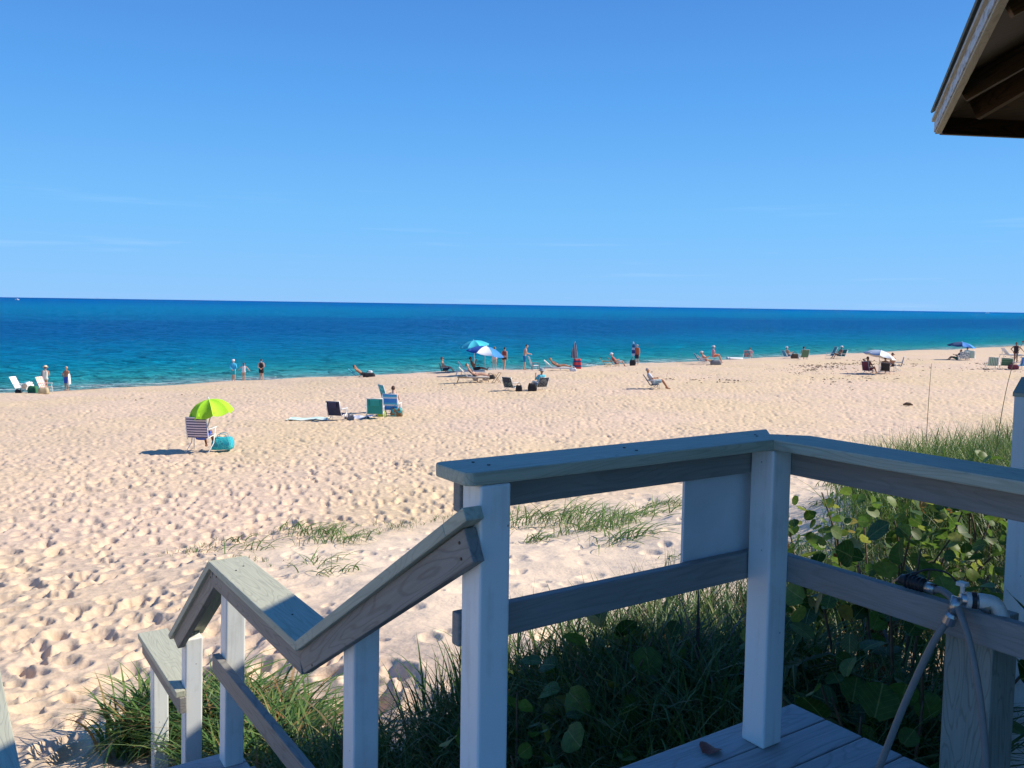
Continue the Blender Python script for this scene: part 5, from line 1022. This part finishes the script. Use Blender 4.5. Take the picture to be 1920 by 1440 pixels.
wf = empty('folding_frame', (*off('woodframe'), gz(*off('woodframe'))), R(20)); tag(wf, 'small pale wooden folding frame right of the loungers', 'frame')
for s_ in (-1, 1):
    board('leg', (-.22, s_ * .2, 0), (.22, s_ * .2, .62), .03, .03, WOODF, wf, up=(0, 1, 0)); board('leg', (.22, s_ * .17, 0), (-.18, s_ * .17, .55), .03, .03, WOODF, wf, up=(0, 1, 0))
board('cross_bar', (.22, -.2, .60), (.22, .2, .60), .03, .03, WOODF, wf); board('cross_bar', (-.2, -.2, .04), (-.2, .2, .04), .03, .03, WOODF, wf)
person('person in pale swimsuit standing behind the dark blue umbrella edge', off('legs1'), 80, pose('stand', 'lap', step=.03), FAIR, [('suit', C_(.62, .52, .5))], hair=(.2, .12, .06))
person('dark haired person in dark swimwear walking right of the blue umbrella', off('legs2'), 60, pose('stand', ('fwd', 'down'), rec=6, step=.09), FAIR, [('brief', BLK), ('top', C_(.3, .06, .05))], hair=(.03, .02, .02))
person('bare chested man in blue shorts standing and bending towards the white plastic chair', off('blue_man'), 0, pose('stand', 'fwd', rec=8, look=.25), FAIR, [('shorts', C_(.02, .17, .42))], hair=(.03, .02, .02), scale=1.06)
pc = empty('plastic_chair', (*off('plastic_chair'), gz(*off('plastic_chair'))), R(10)); tag(pc, 'white plastic armchair in front of the man in blue shorts', 'chair')
board('backrest', (-.22, 0, .24), (-.5, 0, .98), .5, .03, WHT, pc, up=(1, 0, .4)); board('seat', (-.25, 0, .27), (.25, 0, .30), .52, .035, WHT, pc)
for s_ in (-1, 1):
    board('armrest', (-.3, s_ * .27, .5), (.27, s_ * .27, .5), .06, .03, GRY, pc)
    for lx in (-.2, .24): board('leg', (lx * 1.15, s_ * .26, -.03), (lx, s_ * .26, .49), .05, .05, GRY, pc, up=(1, 0, 0))
lounger('white lounger with raised back right of the standing man', off('loungerC', -.25), -2, C_(.78, .76, .72), fr=ALU, sh=.26, rec=50)
person('tanned woman in dark bikini lying on the white lounger', off('loungerC', 0), -2, pose('recline', 'down', rec=60, sh=.28), TAN, [('brief', C_(.2, .1, .08)), ('top', C_(.2, .1, .08))], hair=(.35, .18, .07))
bag('white bag on the sand at the foot of the white lounger', off('white_bag', -.05), C_(.66, .66, .68), .4, .25, .28, 0)
closed_umbrella('closed navy and white patterned umbrella at the foot of the white lounger', off('closed_umb'), stripes((.03, .03, .08), (.50, .46, .48), .11, 0, .55), 2.02, .2, lean=3)
bag('round red and blue pack leaning on the closed patterned umbrella', off('redpack'), stripes((.45, .03, .04), (.02, .03, .14), .34, 2, .6), .5, .3, .85, 10, handles=False, kind='backpack', cat='backpack')
beach_chair('low patterned chair reclined away from the camera, empty, left of the aqua shirt', off('camo_chair'), 60, blotch((.02, .035, .05), (.16, .20, .20), 14), sh=.18, back=.66, rec=30, w=.58, pouch=C_(.04, .05, .07))
bag('small dark bag right of the empty patterned chair', off('smallbag'), BLK, .3, .2, .34, 0)
beach_chair('low dark patterned chair holding the man in the aqua shirt', off('aqua_chair'), 120, blotch((.02, .03, .05), (.14, .16, .18), 14), sh=.19, back=.58, rec=26, w=.6)
person('man in aqua shirt and grey sun hat sitting low with arm raised', off('aqua_chair', -.05, .1), 120, pose('sit', ('read', 'rest'), rec=18, sh=.2), TAN, [('shirt', C_(.10, .48, .60), .8), ('shorts', GRY)], hair=(.2, .18, .16), hat=('brim', (.32, .33, .34)))
bag('black backpack on the sand left of the man in the aqua shirt', off('backpack'), BLK, .42, .3, .42, 0, handles=False, kind='backpack', cat='backpack')
# right of centre
beach_chair('red striped beach chair facing right with white hatted sitter', off('red_chair'), 0, stripes((.42, .05, .04), (.55, .22, .14), .14, 1, .6), sh=.20, back=.68, rec=40, fr=WOODF)
person('person in white hat sitting back in the red striped chair', off('red_chair', .10), 0, pose('sit', 'lap', rec=36, sh=.22), FAIR, [('shirt', C_(.5, .12, .10)), ('shorts', C_(.55, .5, .5))], hair=(.4, .35, .3), hat=('brim', (.8, .8, .78)))
beach_chair('yellow beach chair just left of the red striped chair', off('yellow_chair'), 0, stripes((.66, .46, .08), (.74, .70, .52), .2, 0, .6), sh=.20, back=.64, rec=40, fr=WOODF)
closed_umbrella('closed blue and white umbrella standing beside the person in the orange top', off('blue_closed'), stripes((.02, .05, .22), (.5, .6, .75), .5, 2, .62), 1.98, .12)
person('person in orange top and dark shorts standing by the closed blue umbrella', off('orange_person'), 235, pose('stand', ('down', 'hip')), FAIR, [('vest', C_(.50, .13, .06)), ('shorts', C_(.03, .03, .06))], hair=(.45, .4, .36))
bag('black bag at the foot of the closed blue umbrella', off('blackbag3'), BLK, .42, .3, .50, 0)
beach_chair('grey beach chair facing right, alone in the middle of the sand', off('grey_chair'), -2, C_(.17, .17, .18), sh=.21, back=.66, rec=34, fr=GRY)
person('person in pale shirt and blue shorts sitting alone in the grey chair', off('grey_chair', .08), -2, pose('sit', 'lap', rec=32, sh=.24), TAN, [('shirt', C_(.50, .51, .55)), ('shorts', C_(.28, .42, .48))], hair=(.35, .33, .32))
beach_chair('chair with dark blue towel over its back, behind the orange striped sunbather', off('bluechair_t', .1), 0, C_(.03, .07, .26), sh=.26, back=.70, rec=34)
beach_chair('white framed chair under the orange striped sunbather', off('strip_recl', -.15), -2, stripes((.60, .16, .07), (.72, .58, .48), .12, 1, .5), sh=.24, back=.70, rec=38, fr=WFRAME)
person('sunbather in orange striped top stretched out in a chair near the water', off('strip_recl', .05), -2, pose('lie', 'lap', rec=44, sh=.26), TAN, [('shirt', stripes((.62, .15, .06), (.70, .50, .42), .05, 2, .5)), ('shorts', C_(.45, .30, .15))], hair=(.3, .25, .2), hat=('brim', (.7, .62, .55)))
person('person in pink top and white hat sitting up behind the orange striped sunbather', off('pink_lady'), 0, pose('sit', 'lap', rec=0, sh=.50), FAIR, [('shirt', PNK), ('shorts', ORG)], hair=(.2, .1, .05), hat=('brim', (.8, .78, .76)))
bag('grey and black bag in front of the orange striped sunbather', off('greybag'), GRY, .75, .35, .40, 0)
fl = empty('inflatable_float', (*PL['float'], .0), R(20)); tag(fl, 'white inflatable float lying at the edge of the water', 'float')
MB().tube(smoothp([(-1.1, -.25, .25), (-.4, -.35, .2), (.6, -.35, .18), (1.15, 0, .18), (.6, .35, .18), (-.4, .35, .2), (-1.1, .25, .28)], 5), .16, 10).build('rim_tube', WHT, fl, smooth=True); MB().box((-1.0, -.3, .1), (1.0, .3, .2)).build('floor', WHT, fl)
beach_chair('teal and pink chair at the water edge beside the white float', off('tealp', -.1), 80, blotch((.03, .26, .32), (.5, .2, .2), 4), sh=.24, back=.74, rec=16, w=.7)
person('person in pink sitting in the teal chair beside the white float', off('tealp', .25), 70, pose('sit', 'rest', rec=10, sh=.28), FAIR, [('shirt', PNK)], hair=(.15, .1, .06), hat=('cap', (.05, .25, .3)))
beach_chair('bright blue chair near the water, left of the dark bag', off('bluep', -.1), 20, C_(.05, .30, .50), sh=.22, back=.70, rec=32)
person('person with white hat leaning back in the bright blue chair', off('bluep', .15), 20, pose('sit', 'rest', rec=28, sh=.25), FAIR, [('shorts', C_(.1, .25, .35))], hair=(.1, .07, .05), hat=('cap', (.7, .7, .7)))
bag('dark bag between the bright blue and the olive green chair', off('dkbag'), C_(.10, .07, .05), .6, .3, .5, 0)
beach_chair('olive green chair with its back turned near the water', off('greenp'), 100, C_(.10, .19, .11), sh=.26, back=.74, rec=18, w=.72)
person('dark haired person sitting in the olive green chair', off('greenp', .1, .1), 60, pose('sit', 'lap', rec=14, sh=.30), TAN, [('shorts', BLK)], hair=(.03, .02, .02))
beach_chair('teal deck chair reclined to the right, left one of a pair near the water', off('teal1'), 190, C_(.02, .27, .30), sh=.26, back=.95, rec=26, w=.6, fr=WFRAME)
beach_chair('dark teal chair holding the white hatted sitter near the water', off('teal2', .15), 200, C_(.02, .22, .20), sh=.22, back=.72, rec=30, w=.6)
person('person in white hat sitting in the dark teal chair near the water', off('teal2', -.05), 195, pose('sit', 'rest', rec=20, sh=.26), BRN, [('shorts', C_(.1, .1, .12))], hair=(.1, .08, .06), hat=('brim', (.8, .8, .78)))
# striped white umbrella
umbrella('white and grey striped umbrella tilted over three sitters', off('wumb', .02), [C_(.74, .78, .80), C_(.74, .78, .80), stripes((.35, .42, .52), (.62, .68, .74), .22, 1, .5), stripes((.25, .32, .42), (.55, .6, .66), .22, 1, .5), C_(.30, .38, .50), C_(.74, .78, .80), C_(.78, .80, .80), C_(.78, .80, .80)], R_=1.08, H_=1.66, tilt=14, tdir=5, drop=.42)
beach_chair('dark red chair at the left under the white striped umbrella', off('redc', -.05), 35, C_(.22, .04, .05), sh=.20, back=.66, rec=14)
person('person with elbow raised sitting at the left under the white striped umbrella', off('redc', .08, .05), 35, pose('sit', ('head', 'lap'), rec=12, sh=.22), BRN, [('shorts', C_(.25, .05, .05))], hair=(.04, .02, .02))
beach_chair('black chair with its back turned under the white striped umbrella', off('blackc'), 70, BLK, sh=.22, back=.62, rec=22, w=.58)
person('dark haired person sitting in the black chair under the white striped umbrella', off('blackc', .12, .15), 55, pose('sit', 'rest', rec=16, sh=.26), TAN, [('shorts', GRY)], hair=(.03, .02, .02))
person('bare backed person with hand to the head at the right under the white striped umbrella', off('brownp'), 100, pose('sit', ('head', 'lap'), rec=4, sh=.40), TAN, [('shorts', BLK)], hair=(.05, .03, .02))
beach_chair('navy chair turned sideways at the right edge of the white striped umbrella', off('navyc', .1), 150, NAVY, sh=.42, back=.72, rec=12, w=.6)
# blue umbrella further right
umbrella('bright blue umbrella further right near the surf', off('bumb'), [C_(.03, .28, .66), C_(.04, .36, .74), C_(.03, .2, .55), C_(.02, .06, .16), C_(.02, .06, .16), C_(.03, .2, .55), C_(.03, .30, .70), C_(.04, .36, .74)], R_=1.2, H_=1.68, tilt=6, tdir=5, drop=.42)
person('person resting on the sand at the left under the bright blue umbrella', off('lie1', -.1), 175, pose('sit', 'rest', rec=30, sh=.10), TAN, [('shorts', C_(.05, .14, .08))], hair=(.05, .04, .03))
beach_chair('white and grey patterned chair under the bright blue umbrella', off('gw1'), 80, blotch((.62, .64, .62), (.22, .28, .30), 7), sh=.22, back=.62, rec=14, w=.72)
beach_chair('pale green chair at the right under the bright blue umbrella', off('gw2', .1), 60, C_(.38, .52, .46), sh=.24, back=.68, rec=14, w=.6)
person('dark haired person sitting in the pale green chair', off('gw2', -.12, .2), 60, pose('sit', 'lap', rec=8, sh=.28), FAIR, [('shirt', C_(.62, .7, .66))], hair=(.03, .02, .02))
# right edge group
beach_chair('green and white striped chair, left one of the group at the right edge', off('gstripe'), 84, stripes((.12, .26, .16), (.48, .56, .46), .12, 1, .5), sh=.24, back=.66, rec=10, w=.72)
beach_chair('dark green patterned chair in the group at the right edge', off('greench2'), 70, stripes((.05, .16, .08), (.16, .28, .18), .18, 0, .6), sh=.24, back=.62, rec=20, w=.78)
bag('maroon bag between the dark green chair and the blue chair', off('maroon'), C_(.20, .04, .06), .6, .3, .36, 0)
beach_chair('blue chair at the very right edge of the beach group', off('bluech2'), 110, stripes((.02, .10, .36), (.10, .40, .62), .3, 1, .55), sh=.26, back=.68, rec=12, w=.74)
person('tanned person in dark swimsuit standing behind the group at the right edge', off('darkp'), 250, pose('stand', ('out', 'hip'), rec=4), BRN, [('suit', C_(.03, .02, .025))], hair=(.05, .03, .02))
lounger('white lounger on the far sand left of the person in the dark swimsuit', off('wlounger', .3), 5, WHT, fr=ALU, rec=42)
umbrella('red umbrella cut off by the right edge of the picture', off('redumb', .7), [C_(.42, .04, .06), WHT, C_(.42, .04, .06), C_(.42, .04, .06)], R_=1.2, H_=2.0, tilt=8, tdir=180, drop=.45)
# boats on the horizon
def boat(label, x, y, L_, hd_):
    root = empty('motor_boat', (x, y, 0), R(hd_)); tag(root, label, 'boat'); h = L_ / 2; b = L_ * .15; z1 = L_ * .12
    Vt = [(-h, -b, -.3), (-h, b, -.3), (h * .5, b, -.3), (h * .5, -b, -.3), (h * .8, 0, -.3), (-h, -b * 1.15, z1), (-h, b * 1.15, z1), (h * .5, b * 1.2, z1 * 1.15), (h * .5, -b * 1.2, z1 * 1.15), (h, 0, z1 * 1.4)]
    F = [(0, 1, 2, 4, 3), (5, 8, 9, 7, 6), (0, 3, 8, 5), (3, 4, 9, 8), (4, 2, 7, 9), (2, 1, 6, 7), (1, 0, 5, 6)]; add('hull', raw_mesh('hull', Vt, F, WHT), root)
    MB().box((-h * .45, -b * .7, z1), (h * .2, b * .7, z1 * 2.1)).build('cabin', WHT, root); MB().box((-h * .4, -b * .72, z1 * 1.5), (h * .21, b * .72, z1 * 1.8)).build('window_band', BLK, root); MB().box((-h * .55, -b * .8, z1 * 2.1), (h * .1, b * .8, z1 * 2.25)).build('roof', WHT, root); MB().tube([(-h * .1, 0, z1 * 2.2), (-h * .15, 0, z1 * 3.4)], L_ * .006, 6).build('mast', ALU, root)
boat('white motor boat near the left end of the horizon', -1330, 2350, 13, 160); boat('white motor boat at the very left edge of the horizon', -1450, 2460, 14, 200); boat('tiny pale boat far out on the right part of the horizon', 2680, 4950, 22, 10)
